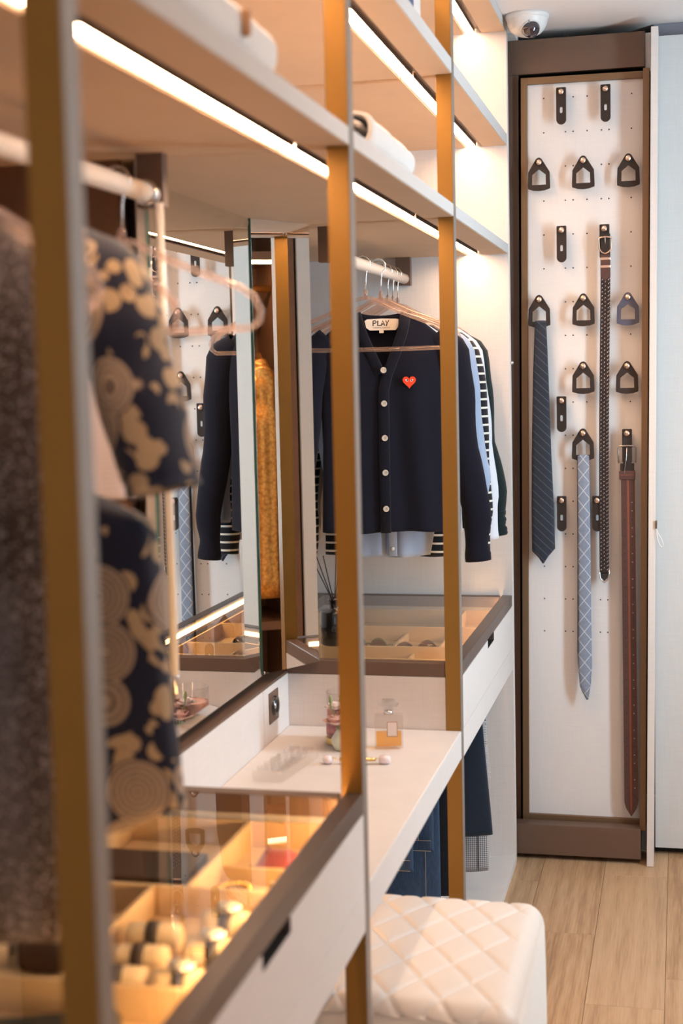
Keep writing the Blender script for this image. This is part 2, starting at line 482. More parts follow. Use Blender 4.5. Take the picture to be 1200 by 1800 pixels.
# ------------------------------------------------------------------ jewellery counters
CZ0, CZ1 = -.6596, -.6283
def counter(ya, yb, side_y, end_y, lab, notch, dividers, low_div, led):
    t = thing('jewellery_counter', lab, 'counter', ((FX+BX)/2, (ya+yb)/2, -.844))
    rx = FX-.028
    boxes('frame_rail', [(rx, FX, ya+.0006, yb-.0006, CZ0, CZ1)], DARKBRONZE, t, .0015)
    boxes('frame_rail', [(BX+.005, BX+.033, side_y, end_y, CZ0, CZ1)], DARKBRONZE, t, .0015)
    boxes('frame_rail', [(BX+.033, FX-PD-.0005, side_y, side_y+.028, CZ0, CZ1)], BRONZE_FLAT, t, .0015)
    boxes('frame_rail', [(BX+.033, FX-PD-.0005, end_y-.028, end_y, CZ0, CZ1)], BRONZE_FLAT, t, .0015)
    boxes('glass_top', [(BX+.034, rx-.0005, side_y+.029, end_y-.029, CZ1-.0055, CZ1-.0008)], GLASS, t)
    for sy in (side_y, end_y-.018): boxes('side_panel', [(BX+.005, FX-PD-.0005, sy, sy+.018, -.844, CZ0-.0005)], LINEN, t)
    boxes('back_board', [(BX+.005, BX+.02, side_y+.019, end_y-.019, -.844, CZ0-.0005)], LINEN, t)
    boxes('bottom_board', [(BX+.021, FX-.03, side_y+.019, end_y-.019, -.844, -.83)], LINEN, t)
    n0, n1, nd = notch
    zt = CZ0-.0012
    d = prism('drawer_front', [(ya+.001, zt), (n0, zt), (n0, zt-nd), (n1, zt-nd), (n1, zt), (yb-.001, zt), (yb-.001, -.7795), (ya+.001, -.7795)], [], 'X', FX-.02, FX, LINEN, t)
    boxes('notch_dark_back', [(FX-.0245, FX-.0206, n0-.02, n1+.02, zt-nd-.02, zt-.0005)], BLACK, d)  # black plates put the shade inside the notch into the colour
    boxes('notch_dark_floor', [(FX-.0205, FX-.0008, n0+.0003, n1-.0003, zt-nd+.0001, zt-nd+.0009)], BLACK, d)
    boxes('notch_edge', [(FX-.0205, FX-.0008, n0+.0001, n0+.0009, zt-nd+.001, zt-.0005)], DARKBRONZE, d)
    boxes('notch_edge', [(FX-.0205, FX-.0008, n1-.0009, n1-.0001, zt-nd+.001, zt-.0005)], DARKBRONZE, d)
    boxes('drawer_front', [(FX-.02, FX, ya+.001, yb-.001, -.844, -.7812)], LINEN, t, .0006)
    x0, x1, y0, y1 = BX+.034, rx-.006, side_y+.030, end_y-.030
    boxes('tray', [(x0, x1, y0, y1, -.716, -.708), (x0, x0+.006, y0, y1, -.708, -.668), (x1-.006, x1, y0, y1, -.708, -.668), (x0+.006, x1-.006, y0, y0+.006, -.708, -.668), (x0+.006, x1-.006, y1-.006, y1, -.708, -.668)], TRAY, t, .001)
    for dv in dividers:
        boxes('tray_divider', [dv + (-.708, -.668)], TRAY, t, .001)
    for dv in low_div:
        boxes('tray_divider', [dv + (-.708, -.685)], TRAY, t, .001)
    boxes('led_strip', [(rx-.005, rx-.0005, ya+.03, yb-.03, -.650, -.640)], led, t)
    return t
counter(3.130, END0, 3.100, 4.098, 'glass-topped jewellery counter under the hanging knitwear, black diffuser on top', (3.56, 3.685, .022),
        [(-1.008, -.506, 3.78, 3.788), (-.604, -.597, 3.79, 4.06), (-.775, -.506, 3.335, 3.343), (-1.0, -.506, 3.49, 3.498)],
        [(-.86, -.852, 3.5, 3.78), (-.72, -.712, 3.5, 3.78), (-.60, -.592, 3.5, 3.78), (-.65, -.643, 3.345, 3.49), (-.712, -.60, 3.62, 3.627)], m_emit('far_tray_led', TRAY_LED_COLOR, TRAY_LED_POWER*.42))
counter(1.112, 2.094, 1.100, 2.094, 'near blurred glass-topped jewellery counter under the patterned dress, holding watches and belts', (1.545, 1.672, .021),
        [(-1.0, -.506, 1.765, 1.773), (-.643, -.636, 1.775, 2.06), (-1.0, -.506, 1.455, 1.463), (-.69, -.683, 1.465, 1.763), (-.84, -.832, 1.775, 2.06)],
        [(-.632, -.51, 1.90, 1.907), (-.83, -.64, 1.93, 1.937)], TRAYLED)

# ------------------------------------------------------------------ vanity
t = thing('vanity_desk', 'off-white linen vanity desk top with the perfume bottle and candle on it', 'desk', (-.666, 2.6, -.8402))
boxes('desk_top', [(-.8625, FX, 2.1265, 3.0975, -.8402, -.7783)], LINEN, t, .002)
boxes('led_strip', [(-.835, -.815, 2.16, 3.07, -.8462, -.8404)], m_emit('desk_led_diffuser', (1.0, .60, .30), 24.0), t)
t = thing('vanity_back_panel', 'linen panel with bronze ledge behind the vanity desk, below the mirror', 'panel', (-.9, 2.6, FLOOR))
boxes('panel_board', [(-.90, -.863, 2.10, 2.899, FLOOR, -.658)], LINEN, t)
boxes('panel_board', [(-.90, -.863, 2.9008, 3.0995, FLOOR, -.658)], LINEN, t)
boxes('ledge', [(-.93, -.8635, 2.10, 3.0995, -.6575, -.652)], BRONZE_FLAT, t)
t = thing('vanity_box', 'dark bronze cabinet box behind the vanity mirrors', 'cabinet', (-.97, 2.6, FLOOR))
boxes('side_cheek', [(BX, -.832, 2.098, 2.118, -.60, .3395)], DARKWOOD, t)
boxes('back_board', [(BX, -.9015, 2.1185, 3.0985, FLOOR, .3395)], BRONZE_FLAT, t)
t = thing('power_outlet', 'square bronze socket plate with round black insert above the vanity desk', 'socket', (-.862, 2.972, -.706))
boxes('cover_plate', [(-.8628, -.8605, 2.938, 3.008, -.739, -.672)], BRONZE_FLAT, t, .0005)
lathe('socket_ring', [(.0, .001), (.014, .001), (.016, .005), (.021, .006), (.022, 0)], BLACKGL, t, (-.8605, 2.974, -.705), 28, 'X')
lathe('socket_core', [(0, .0045), (.006, .004), (.007, .0015)], CHROME, t, (-.8605, 2.974, -.705), 20, 'X')

def mirror_pane(name, A, B, z0, z1, parent, bev=.022, depth=.0030, th=.006):
    """bevelled mirror between plan points A and B, the face looks to the right of the direction A to B"""
    A, B = Vector((*A, 0)), Vector((*B, 0)); d = (B-A).normalized(); nrm = Vector((d.y, -d.x, 0))
    L = (B-A).length
    def P(s, z, o): q = A + d*s + nrm*o; return (q.x, q.y, z)
    o1, o2 = th-depth, th
    V = [P(0, z0, o1), P(L, z0, o1), P(L, z1, o1), P(0, z1, o1), P(bev, z0+bev, o2), P(L-bev, z0+bev, o2), P(L-bev, z1-bev, o2), P(bev, z1-bev, o2),
         P(0, z0, 0), P(L, z0, 0), P(L, z1, 0), P(0, z1, 0)]
    Fc = [(4, 5, 6, 7), (0, 1, 5, 4), (1, 2, 6, 5), (2, 3, 7, 6), (3, 0, 4, 7), (8, 9, 1, 0), (9, 10, 2, 1), (10, 11, 3, 2), (11, 8, 0, 3), (11, 10, 9, 8)]
    m_ = meshobj(name, V, Fc, None, parent, mats=[MIRROR, GLASSEDGE], mi=[0]*5+[1]*5)
    e = .002
    V = [P(e, z0+e, -.0005), P(L-e, z0+e, -.0005), P(L-e, z1-e, -.0005), P(e, z1-e, -.0005), P(e, z0+e, -.014), P(L-e, z0+e, -.014), P(L-e, z1-e, -.014), P(e, z1-e, -.014)]
    meshobj('backing', V, [(0, 1, 2, 3), (7, 6, 5, 4), (0, 4, 5, 1), (1, 5, 6, 2), (2, 6, 7, 3), (3, 7, 4, 0)], SHELF, m_)
    return m_
t = thing('vanity_mirror', 'tall mirror with two angled wings, standing above the vanity desk', 'mirror', (-.877, 2.62, -.635))
mirror_pane('center_mirror', (-.881, 2.305), (-.881, 2.943), -.635, .3385, t)
mirror_pane('side_mirror', (-.880, 2.946), (-.794, 3.099), -.630, .3385, t, .002, .0)
mirror_pane('side_mirror', (-.789, 2.100), (-.877, 2.300), -.634, .3385, t)

# ------------------------------------------------------------------ hanging rails and hangers
RX, RZ = -.762, .278
def rail(ya, yb, lab, z=RZ, top=.3398):
    t = thing('hanging_rail', lab, 'rail', (RX, (ya+yb)/2, z-.016))
    tube('rod', [(RX, ya+.005, z), (RX, ya+.3*(yb-ya), z), (RX, ya+.6*(yb-ya), z), (RX, yb-.005, z)], .0145, RAILM, t, 20)
    for yy, s in ((ya, 1), (yb, -1)):
        y2 = yy - s*.022
        b = boxes('bracket', [(RX-.025, RX+.017, min(yy, y2), max(yy, y2), z-.018, top)], BRONZE_FLAT, t, .001)
        lathe('screw_cap', [(0, .0045), (.004, .004), (.0055, 0)], CHROME, b, (RX-.004, yy - s*.022, z+.002) if s > 0 else (RX-.004, y2, z+.002), 14, 'Y')
    return t
rail(3.19, 4.076, 'cream-wrapped hanging rail carrying the navy cardigan')
rail(1.16, 2.058, 'cream-wrapped hanging rail in the near bay carrying the patterned dress')
rail(3.16, 4.076, 'cream-wrapped lower hanging rail for the trousers, under the far jewellery counter', -.885, -.8445)

def hanger_proto(loc, lab, rz=0):
    t = thing('clothes_hanger', lab, 'hanger', loc, 'clear acrylic hangers', rz)
    pts = [(.0, 0, -.078), (0, 0, -.03)]
    pts += [(-.005 + .019*math.cos(a), 0, .0 + .019*math.sin(a)) for a in [math.radians(d) for d in range(-60, 190, 25)]]
    pts[1] = (0.002, 0, -.035)
    tube('hook', pts, .0018, CHROME, t, 8, True)
    lathe('collar', [(0, -.088), (.006, -.087), (.0065, -.072), (.004, -.064), (0, -.064)], ACRYL, t, (0, 0, 0), 14, 'Z', True)
    bm = bmesh.new()
    half = [(0, -.084), (.022, -.088), (.045, -.101), (.07, -.114), (.10, -.126), (.14, -.142), (.172, -.155), (.192, -.170), (.200, -.187), (.197, -.201), (.184, -.2105), (.10, -.212), (.0, -.212)]
    loop = [(x, 0, z) for x, z in half] + [(-x, 0, z) for x, z in half[-2:0:-1]]
    add_sweep(bm, loop, .0054, .0066, 10, (0, 1, 0), False, True)
    bmesh.ops.recalc_face_normals(bm, faces=bm.faces[:])
    frombm('hanger_frame', bm, ACRYL, t, True, True)
    return t
hang0 = hanger_proto((RX, 1.93, RZ+.005), 'empty clear acrylic hanger in front of the vanity mirror, large and blurred')
for (x, y, lab, rz) in ((RX, 3.545, 'empty clear acrylic hanger in front of the navy cardigan', .22), (-.742, 3.635, 'clear acrylic hanger inside the navy cardigan', .25), (RX, 3.73, 'clear acrylic hanger holding the pale blue shirt', .14),
                     (RX, 3.825, 'clear acrylic hanger holding the striped top', -.03), (RX, 3.895, 'clear acrylic hanger holding the white shirt', .02), (RX, 3.962, 'clear acrylic hanger holding the black-green top', -.02),
                     (RX, 1.52, 'clear acrylic hanger holding the patterned navy dress', -.32), (RX, 1.76, 'clear acrylic hanger holding the pale striped blouse', 1.2), (RX, 1.35, 'clear acrylic hanger holding the grey knit dress', .05)):
    dup(hang0, (x, y, RZ+.005), lab, rz)

# ------------------------------------------------------------------ garments
def torso(name, mat, parent, top_hw, hwtab, neck_w, z_neck, z_sh, hem, front_neck, back_neck, t=.035, N=120, R=44, fold=.006, fk=38, seed=1, hemwave=.0016, thick=.0025):
    rnd = random.Random(seed)
    ph = [rnd.uniform(0, 6.28) for _ in range(6)]
    V, Fc = [], []
    cols = []
    for i in range(N):
        a = 2*PI*i/N + PI/2
        c, s = math.cos(a), math.sin(a)
        u = math.copysign(abs(c)**.85, c)
        x_top = u*top_hw
        ax = abs(x_top)
        if ax < neck_w: zt = (front_neck if s < 0 else back_neck)(x_top)
        else: zt = z_neck + (z_sh-z_neck)*((ax-neck_w)/(top_hw-neck_w))**1.15
        zh = hem + hemwave*math.sin(5*x_top/top_hw + ph[4]) + hemwave*.5*math.sin(11*u+ph[5])
        col = []
        for j in range(R+1):
            v = j/R
            z = zt + (zh-zt)*v
            hw = lerp(hwtab, z)
            thin = .25+.75*smoothstep((z_neck+.01-z)/.16)
            tt = t*thin
            yb = tt*math.copysign(abs(s)**.7, s)
            g = smoothstep((z_sh-z+.05)/.3)
            yb += fold*g*(math.sin(fk*x_top+ph[0]+2*z)+.6*math.sin(fk*1.9*x_top+ph[1 if s < 0 else 2]+5*z))*(.4+.6*abs(s))
            col.append(len(V)); V.append((u*hw, yb, z))
        cols.append(col)
    for i in range(N):
        A, B = cols[i], cols[(i+1) % N]
        for j in range(R): Fc.append((A[j], A[j+1], B[j+1], B[j]))
    o = meshobj(name, V, Fc, mat, parent, True, True)
    solid(o, thick)
    return o
def sleeve(name, mat, parent, pts, rx, ry, seed=3, n=26, wr=.05, thick=.002):
    """soft tube hanging from the shoulder; pts (x,z), widths along x and y"""
    rnd = random.Random(seed)
    P = []
    M_ = 28
    def samp(tab, t):
        f = t*(len(tab)-1); i = min(int(f), len(tab)-2); w_ = f-i
        a, b = tab[i], tab[i+1]
        return tuple(p+(q-p)*w_ for p, q in zip(a, b)) if isinstance(a, tuple) else a+(b-a)*w_
    bm = bmesh.new()
    Q, A, B = [], [], []
    for k in range(M_+1):
        t_ = k/M_
        x, z = samp(pts, t_)[:2]
        y = samp(pts, t_)[2] if len(pts[0]) > 2 else 0
        w_ = 1 + wr*math.sin(15*t_+seed)+wr*.7*math.sin(31*t_+seed*2)
        Q.append((x, y, z)); A.append(samp(rx, t_)*w_); B.append(samp(ry, t_)*w_)
    add_sweep(bm, Q, A, B, n, (0, 1, 0), False)
    bmesh.ops.recalc_face_normals(bm, faces=bm.faces[:])
    o = frombm(name, bm, mat, parent, True, True)
    solid(o, thick)
    return o
NAVY = m_fabric('navy_knit', (0.009, 0.010, 0.022), (0.003, 0.003, 0.008), 700, .95, .06, .5)
BLUE = m_fabric('pale_blue_cotton', (0.38, 0.45, 0.60), (0.29, 0.36, 0.51), 500, .9, .2, .3)
WHITEC = m_fabric('white_cotton', (0.78, 0.78, 0.84), (0.70, 0.70, 0.77), 500, .9, .2, .3)
GREENB = m_fabric('black_green_knit', (0.012, 0.024, 0.026), (0.005, 0.011, 0.012), 600, .95, .2, .4)
def m_stripe():
    m, nt, out = new_mat('black_cream_stripe'); k = NT(nt)
    s = k.sep(k.coords())
    w_ = k.math('FRACT', k.math('MULTIPLY', s[2], 1/.0225))
    f = k.math('GREATER_THAN', w_, .76)
    c = k.mix(f, (.010, .010, .016), (.78, .73, .64))
    finish(nt, out, k.bsdf(c, .9, 0, k.bump(k.noise(k.coords(), 600), .2, .001), .2, .2)); return m
STRIPE = m_stripe()

def top_garment(y, label, mat, hem, name='shirt', cat='shirt', sleeve_end=-.72, sx=.262, hw=.185, seed=1, x=RX, rz=0, neck=None, body_t=.03, cuff=None, shw=.034, hem_hw=None):
    t = thing(name, label, cat, (x, y, RZ), 'knitwear and shirts on the far rail', rz)
    zn, zs = -.108, -.186
    fn = neck or (lambda q: zn-.055*(1-(q/.07)**2))
    bn = lambda q: zn-.012*(1-(q/.07)**2)
    hh = hem_hw or hw*.97
    torso('body', mat, t, hw, [(zn, hw), (-.25, hw*.96), (-.45, hw*.93), (hem, hh)], .062, zn, zs, hem, fn, bn, body_t, seed=seed)
    for s in (-1, 1):
        p = [(s*(hw-.03), zs+.012), (s*(hw+.012), zs-.03), (s*(hw+.03), zs-.14), (s*(hw+.040), zs-.28), (s*(sx-.022), sleeve_end+.12), (s*(sx-.026), sleeve_end+.05), (s*(sx-.022), sleeve_end)]
        sl = sleeve('sleeve', mat, t, p, [.030, .044, .042, .038, shw, shw*.88, shw*.9], [.020, .036, .036, .032, .026, .022, .024], seed+(s > 0))
        if cuff:
            sleeve('cuff', cuff, sl, [(s*(sx-.024), sleeve_end+.065), (s*(sx-.024), sleeve_end+.03), (s*(sx-.020), sleeve_end-.004)], [shw*.93, shw*.91, shw*.95], [.0245, .0235, .0255], seed+5)
    return t
# navy cardigan
zn = -.108
def vneck(q):
    a, b = -.066, .066; m_ = .004
    lo = -.272
    f = (q-a)/(m_-a) if q < m_ else (b-q)/(b-m_)
    return zn + (lo-zn)*max(0, min(1, f))**.9
card = top_garment(3.635, 'navy knit cardigan with red heart patch and five buttons, frontmost on the far rail', NAVY, -.672, 'cardigan', 'cardigan', -.755, .262, .165, 4, neck=vneck, rz=.25, x=-.742, body_t=.036, shw=.035)
RIB = m_fabric('navy_rib', (0.008, 0.009, 0.020), (0.003, 0.003, 0.007), 250, .95, .06, .8)
# raised front placket along the V and down to the hem
cy = -.042
bm = bmesh.new()
add_sweep(bm, [(.064, -.012, -.114), (.052, -.026, -.165), (.034, -.037, -.215), (.012, -.043, -.268), (.001, -.045, -.31), (.0, -.047, -.45), (.0, -.047, -.57), (.0, -.046, -.672)], .0135, .004, 10, (0, 1, 0))
add_sweep(bm, [(-.064, -.012, -.114), (-.050, -.026, -.165), (-.030, -.036, -.215), (-.006, -.040, -.268)], .0125, .004, 10, (0, 1, 0))
bmesh.ops.recalc_face_normals(bm, faces=bm.faces[:])
frombm('placket', bm, RIB, card, True, True)
BUTTON = m_plain('pearl_button', (0.55, 0.50, 0.44), .3, 0, .25, 200)
for zz in (-.259, -.343, -.43, -.518, -.61):
    b = lathe('button', [(0, -.0018), (.0045, -.0018), (.0062, -.0032), (.0075, -.0026), (.0078, 0)], BUTTON, card, (.001, -.0525, zz), 20, 'Y', True)
    bm = bmesh.new()
    for dx, dz in ((-.0016, -.0016), (.0016, -.0016), (-.0016, .0016), (.0016, .0016)):
        add_lathe(bm, [(0, -.0006), (.0007, -.0005), (.0008, 0)], (.001+dx, -.0546, zz+dz), 8, 'Y')
    frombm('button_holes', bm, BLACK, b, False, True)
def text(name, body, size, loc, mat, parent, rot=(PI/2, 0, 0), align='CENTER', extr=.0003, yscale=1):
    cu = bpy.data.curves.new(name, 'FONT'); cu.body = body; cu.size = size; cu.align_x = align; cu.extrude = extr
    tmp = bpy.data.objects.new('tmp', cu); COL.objects.link(tmp)
    dg = bpy.context.evaluated_depsgraph_get()
    me = bpy.data.meshes.new_from_object(tmp.evaluated_get(dg))
    bpy.data.objects.remove(tmp); bpy.data.curves.remove(cu)
    me.materials.clear(); me.materials.append(mat)
    o = bpy.data.objects.new(name, me); o.location = loc; o.rotation_euler = rot; o.scale = (1, yscale, 1)
    link(o, parent); LOCREL[o.name] = Vector(loc)
    return o
LABELM = m_fabric('cream_satin_label', (0.82, 0.74, 0.66), (0.72, 0.64, 0.56), 900, .5, .1, .1)
INK = m_plain('black_ink', (.01, .01, .012), .6)
lab = prism('neck_label', [(-.043, .010), (-.036, .014), (0, .0155), (.038, .0145), (.044, .013), (.043, -.006), (.036, -.0145), (-.03, -.0145), (-.039, -.008)], [], 'Y', -.0012, 0, LABELM, card, True)
lab.location = (.001, .004, -.143)
lab.rotation_euler = (-.12, 0, .02)
bm = bmesh.new()
def ink(pts, r=.0014): add_sweep(bm, [(x, -.0016, z) for x, z in pts], r, .0004, 6, (0, 1, 0))
ox, oz, hgt = -.0215, -.0035, .0135
ink([(ox, oz), (ox+.0005, oz+hgt)]); ink([(ox, oz+hgt-.0005), (ox+.006, oz+hgt), (ox+.0085, oz+hgt-.003), (ox+.006, oz+hgt-.006), (ox+.0005, oz+hgt-.0068)])
ink([(ox+.0125, oz+hgt), (ox+.012, oz+.001), (ox+.019, oz+.0015)])
ink([(ox+.0205, oz), (ox+.025, oz+hgt), (ox+.030, oz+.0005)]); ink([(ox+.022, oz+.0045), (ox+.0285, oz+.005)])
ink([(ox+.0325, oz+hgt), (ox+.036, oz+.0065), (ox+.0405, oz+hgt+.0005)]); ink([(ox+.036, oz+.0065), (ox+.034, oz-.0005)])
frombm('lettering', bm, INK, lab, False, True)
text('small_lettering', 'COMME des GARCONS', .0042, (.0, -.0013, -.0095), INK, lab)
st = boxes('size_tab', [(-.006, .005, -.001, 0, -.0215, -.0148)], LABELM, lab, 0, True)
# heart patch with two eyes
hp = []
for k in range(48):
    a = 2*PI*k/48
    hx = 16*math.sin(a)**3; hz = 13*math.cos(a)-5*math.cos(2*a)-2*math.cos(3*a)-math.cos(4*a)
    hp.append((hx*.00105, hz*.00108))
RED = m_fabric('red_embroidery', (0.80, 0.07, 0.02), (0.66, 0.045, 0.012), 1500, .7, .1, .3)
heart = prism('heart_patch', hp, [], 'Y', -.0016, .0, RED, card, True)
heart.location = (.066, -.0465, -.289)
heart.rotation_euler = (0, 0, .03)
bm = bmesh.new()
for s in (-1, 1):
    pts = [(s*.0024, -.0006), (s*.0030, .0022), (s*.006, .0040), (s*.0105, .0034), (s*.0085, -.0004), (s*.0055, -.0022)]
    a = [bm.verts.new((x, -.0021, z+.0022)) for x, z in pts]; b = [bm.verts.new((x, -.0014, z+.0022)) for x, z in pts]
    bm.faces.new(a); bm.faces.new(b[::-1])
    for i in range(len(a)): bm.faces.new((a[i], a[(i+1) % len(a)], b[(i+1) % len(a)], b[i]))
bmesh.ops.recalc_face_normals(bm, faces=bm.faces[:])
frombm('eye_whites', bm, WHITEC, heart, False, True)
bm = bmesh.new()
for s in (-1, 1): add_lathe(bm, [(0, -.0026), (.0019, -.0025), (.0020, -.0014)], (s*.0055+.0004, 0, .0036), 14, 'Y')
frombm('eye_pupils', bm, INK, heart, False, True)
# the others behind it
blue = top_garment(3.73, 'pale blue button shirt hanging behind the navy cardigan, its crumpled hem showing', BLUE, -.748, seed=11, sx=.268, sleeve_end=-.66, hw=.186, body_t=.028, rz=.14, hem_hw=.118)
bm = bmesh.new()
add_sweep(bm, [(.02, -.032, -.20), (.02, -.034, -.4), (.022, -.035, -.58), (.022, -.036, -.745)], .012, .003, 8, (0, 1, 0))
frombm('placket', bm, BLUE, blue, True, True)
lathe('button', [(0, -.002), (.004, -.002), (.005, 0)], WHITEP, blue, (.022, -.039, -.725), 14, 'Y', True)
top_garment(3.825, 'black and cream horizontally striped long-sleeved top behind the blue shirt', STRIPE, -.757, seed=21, sx=.262, sleeve_end=-.755, hw=.190, body_t=.028, shw=.033)
top_garment(3.895, 'white shirt between the striped top and the black-green top', WHITEC, -.70, seed=31, sx=.272, sleeve_end=-.722, hw=.187, body_t=.026)
top_garment(3.962, 'black-green long-sleeved top hanging next to the linen end panel', GREENB, -.70, seed=41, sx=.288, sleeve_end=-.715, hw=.190, body_t=.026, cuff=GREENB, shw=.031)

# ---- near bay garments
def m_pattern():
    m, nt, out = new_mat('navy_tan_shell_print'); k = NT(nt)
    v = k.coords()
    vo = k.n('ShaderNodeTexVoronoi', feature='F1'); vo.inputs['Scale'].default_value = 13.5; vo.inputs['Randomness'].default_value = .75
    k.l(v, vo.inputs['Vector'])
    d = vo.outputs['Distance']
    rings = k.math('GREATER_THAN', k.math('SINE', k.math('MULTIPLY', d, 75)), -.25)
    disc = k.math('LESS_THAN', d, .47)
    v2 = k.n('ShaderNodeTexVoronoi', feature='F1'); v2.inputs['Scale'].default_value = 40; k.l(v, v2.inputs['Vector'])
    leaf = k.math('MULTIPLY', k.math('LESS_THAN', v2.outputs['Distance'], .52), k.math('GREATER_THAN', d, .50))
    leaf = k.math('MULTIPLY', leaf, k.math('GREATER_THAN', k.noise(v, 16, 1), .47))
    dots = k.math('GREATER_THAN', k.noise(v, 330, 1), .42)
    tan = k.mix(k.noise(v, 7, 2), (.33, .225, .15), (.42, .33, .27))
    dark = k.mix(dots, (.05, .040, .045), (.17, .12, .09))
    shell = k.mix(rings, dark, tan)
    c = k.mix(leaf, (.007, .010, .030), (.40, .28, .17))
    c = k.mix(disc, c, shell)
    finish(nt, out, k.bsdf(c, .8, 0, k.bump(k.noise(v, 700), .2, .001), .25, .2)); return m
PATTERN = m_pattern()
KNIT = None
def m_knit():
    m, nt, out = new_mat('grey_brown_melange'); k = NT(nt)
    v = k.coords(); f = k.noise(v, 230, 3, .7); g = k.noise(k.coords((26, 26, 1.6)), 1.0, 2)
    z = k.sep(v)
    base = k.mix(k.math('MULTIPLY', k.math('SUBTRACT', g, .38), 4.0), (.060, .036, .024), (.155, .135, .150))
    band = k.math('LESS_THAN', k.math('ABSOLUTE', k.math('ADD', k.math('ADD', z[2], .475), k.math('MULTIPLY', z[0], -.35))), .035)
    base = k.mix(k.math('MULTIPLY', band, .8), base, (.035, .020, .014))
    c = k.mix(f, (.03, .02, .016), base)
    c = k.mix(k.math('GREATER_THAN', f, .58), c, (.24, .21, .215))
    finish(nt, out, k.bsdf(c, .95, 0, k.bump(f, .6, .003), .15, .1)); return m
def m_pale():
    m, nt, out = new_mat('pale_pinstripe'); k = NT(nt)
    s = k.sep(k.coords())
    f = k.math('GREATER_THAN', k.math('FRACT', k.math('MULTIPLY', s[2], 150)), .6)
    c = k.mix(f, (.72, .60, .57), (.50, .42, .43))
    finish(nt, out, k.bsdf(c, .9, 0, None, .2, .2)); return m
dress = thing('dress', 'navy dress printed with tan ringed shells, short sleeves, in the near bay', 'dress', (RX, 1.52, RZ), None, -.20)
zn, zs = -.105, -.165
torso('bodice', PATTERN, dress, .155, [(zn, .155), (-.20, .135), (-.30, .115), (-.395, .112), (-.43, .203), (-.5, .212), (-.60, .218), (-.75, .234)], .07, zn, zs, -.752,
      lambda q: zn-.06*(1-(q/.07)**2), lambda q: zn-.012*(1-(q/.07)**2), .045, seed=51, fold=.009, fk=30, hemwave=.012)
for s in (-1, 1):
    sleeve('sleeve', PATTERN, dress, [(s*.10, -.125), (s*.15, -.16), (s*.175, -.22), (s*.195, -.29), (s*.216, -.37), (s*.222, -.395)], [.03, .044, .046, .042, .037, .036], [.03, .05, .055, .055, .052, .052], 53+s, wr=.03)
t = thing('blouse', 'pale pinstriped sleeveless blouse hanging behind the patterned dress', 'blouse', (RX, 1.76, RZ), None, 1.2)
PALE = m_pale()
torso('body', PALE, t, .12, [(-.11, .12), (-.3, .115), (-.6, .12)], .06, -.11, -.18, -.43, lambda q: -.16, lambda q: -.12, .025, seed=61)
t = thing('knit_dress', 'long grey-brown melange knit dress half hidden by the leftmost post', 'dress', (RX, 1.35, RZ), None, .05)
KN = m_knit()
torso('body', KN, t, .150, [(-.11, .150), (-.3, .145), (-.5, .14), (-.86, .155)], .062, -.085, -.16, -.845, lambda q: -.15, lambda q: -.10, .045, seed=71, fold=.010)
# pull-down rod of the near rail
t = thing('pull_rod', 'thin white pull rod hanging from the near rail in front of the mirror', 'rod', (-.742, 2.03, -.475))
tube('shaft', [(-.742, 2.03, .262), (-.742, 2.03, 0), (-.742, 2.03, -.44)], .0066, m_plain('white_acrylic_rod', (.82, .78, .76), .25), t, 12)
lathe('tip', [(.0066, -.439), (.0072, -.445), (.005, -.465), (.0015, -.475), (0, -.475)], CHROME, t, (-.742, 2.03, 0), 12)
lathe('loop_collar', [(.0152, -.006), (.0185, -.006), (.0185, .006), (.0152, .006)], CHROME, t, (RX, 2.03, RZ), 20, 'Y')

# ---- trousers on the lower rail
def m_denim():
    m, nt, out = new_mat('blue_denim'); k = NT(nt)
    v = k.coords(); f = k.noise(k.coords((500, 500, 60)), 1, 2); g = k.noise(v, 11, 3)
    c = k.mix(f, (.014, .026, .050), (.085, .14, .24))
    c = k.mix(k.math('MULTIPLY', g, .55), c, (.03, .06, .12))
    finish(nt, out, k.bsdf(c, .85, 0, k.bump(f, .3, .001), .2)); return m
DENIM = m_denim()
def m_check():
    m, nt, out = new_mat('small_check'); k = NT(nt)
    s = k.sep(k.coords())
    a = k.math('GREATER_THAN', k.math('FRACT', k.math('MULTIPLY', s[0], 190)), .55)
    b = k.math('GREATER_THAN', k.math('FRACT', k.math('MULTIPLY', s[2], 190)), .55)
    f = k.math('MULTIPLY', k.math('ADD', a, b), .5)
    c = k.mix(f, (.62, .60, .60), (.035, .045, .075))
    finish(nt, out, k.bsdf(c, .9, 0, None, .2)); return m
WOOLNAVY = m_fabric('navy_wool', (0.020, 0.030, 0.052), (0.010, 0.016, 0.03), 500, .95, .3, .3)
WOOLBLACK = m_fabric('black_wool', (0.012, 0.013, 0.018), (0.006, 0.006, 0.009), 500, .95, .2, .3)
STITCH = m_plain('tan_thread', (.55, .42, .33), .8)
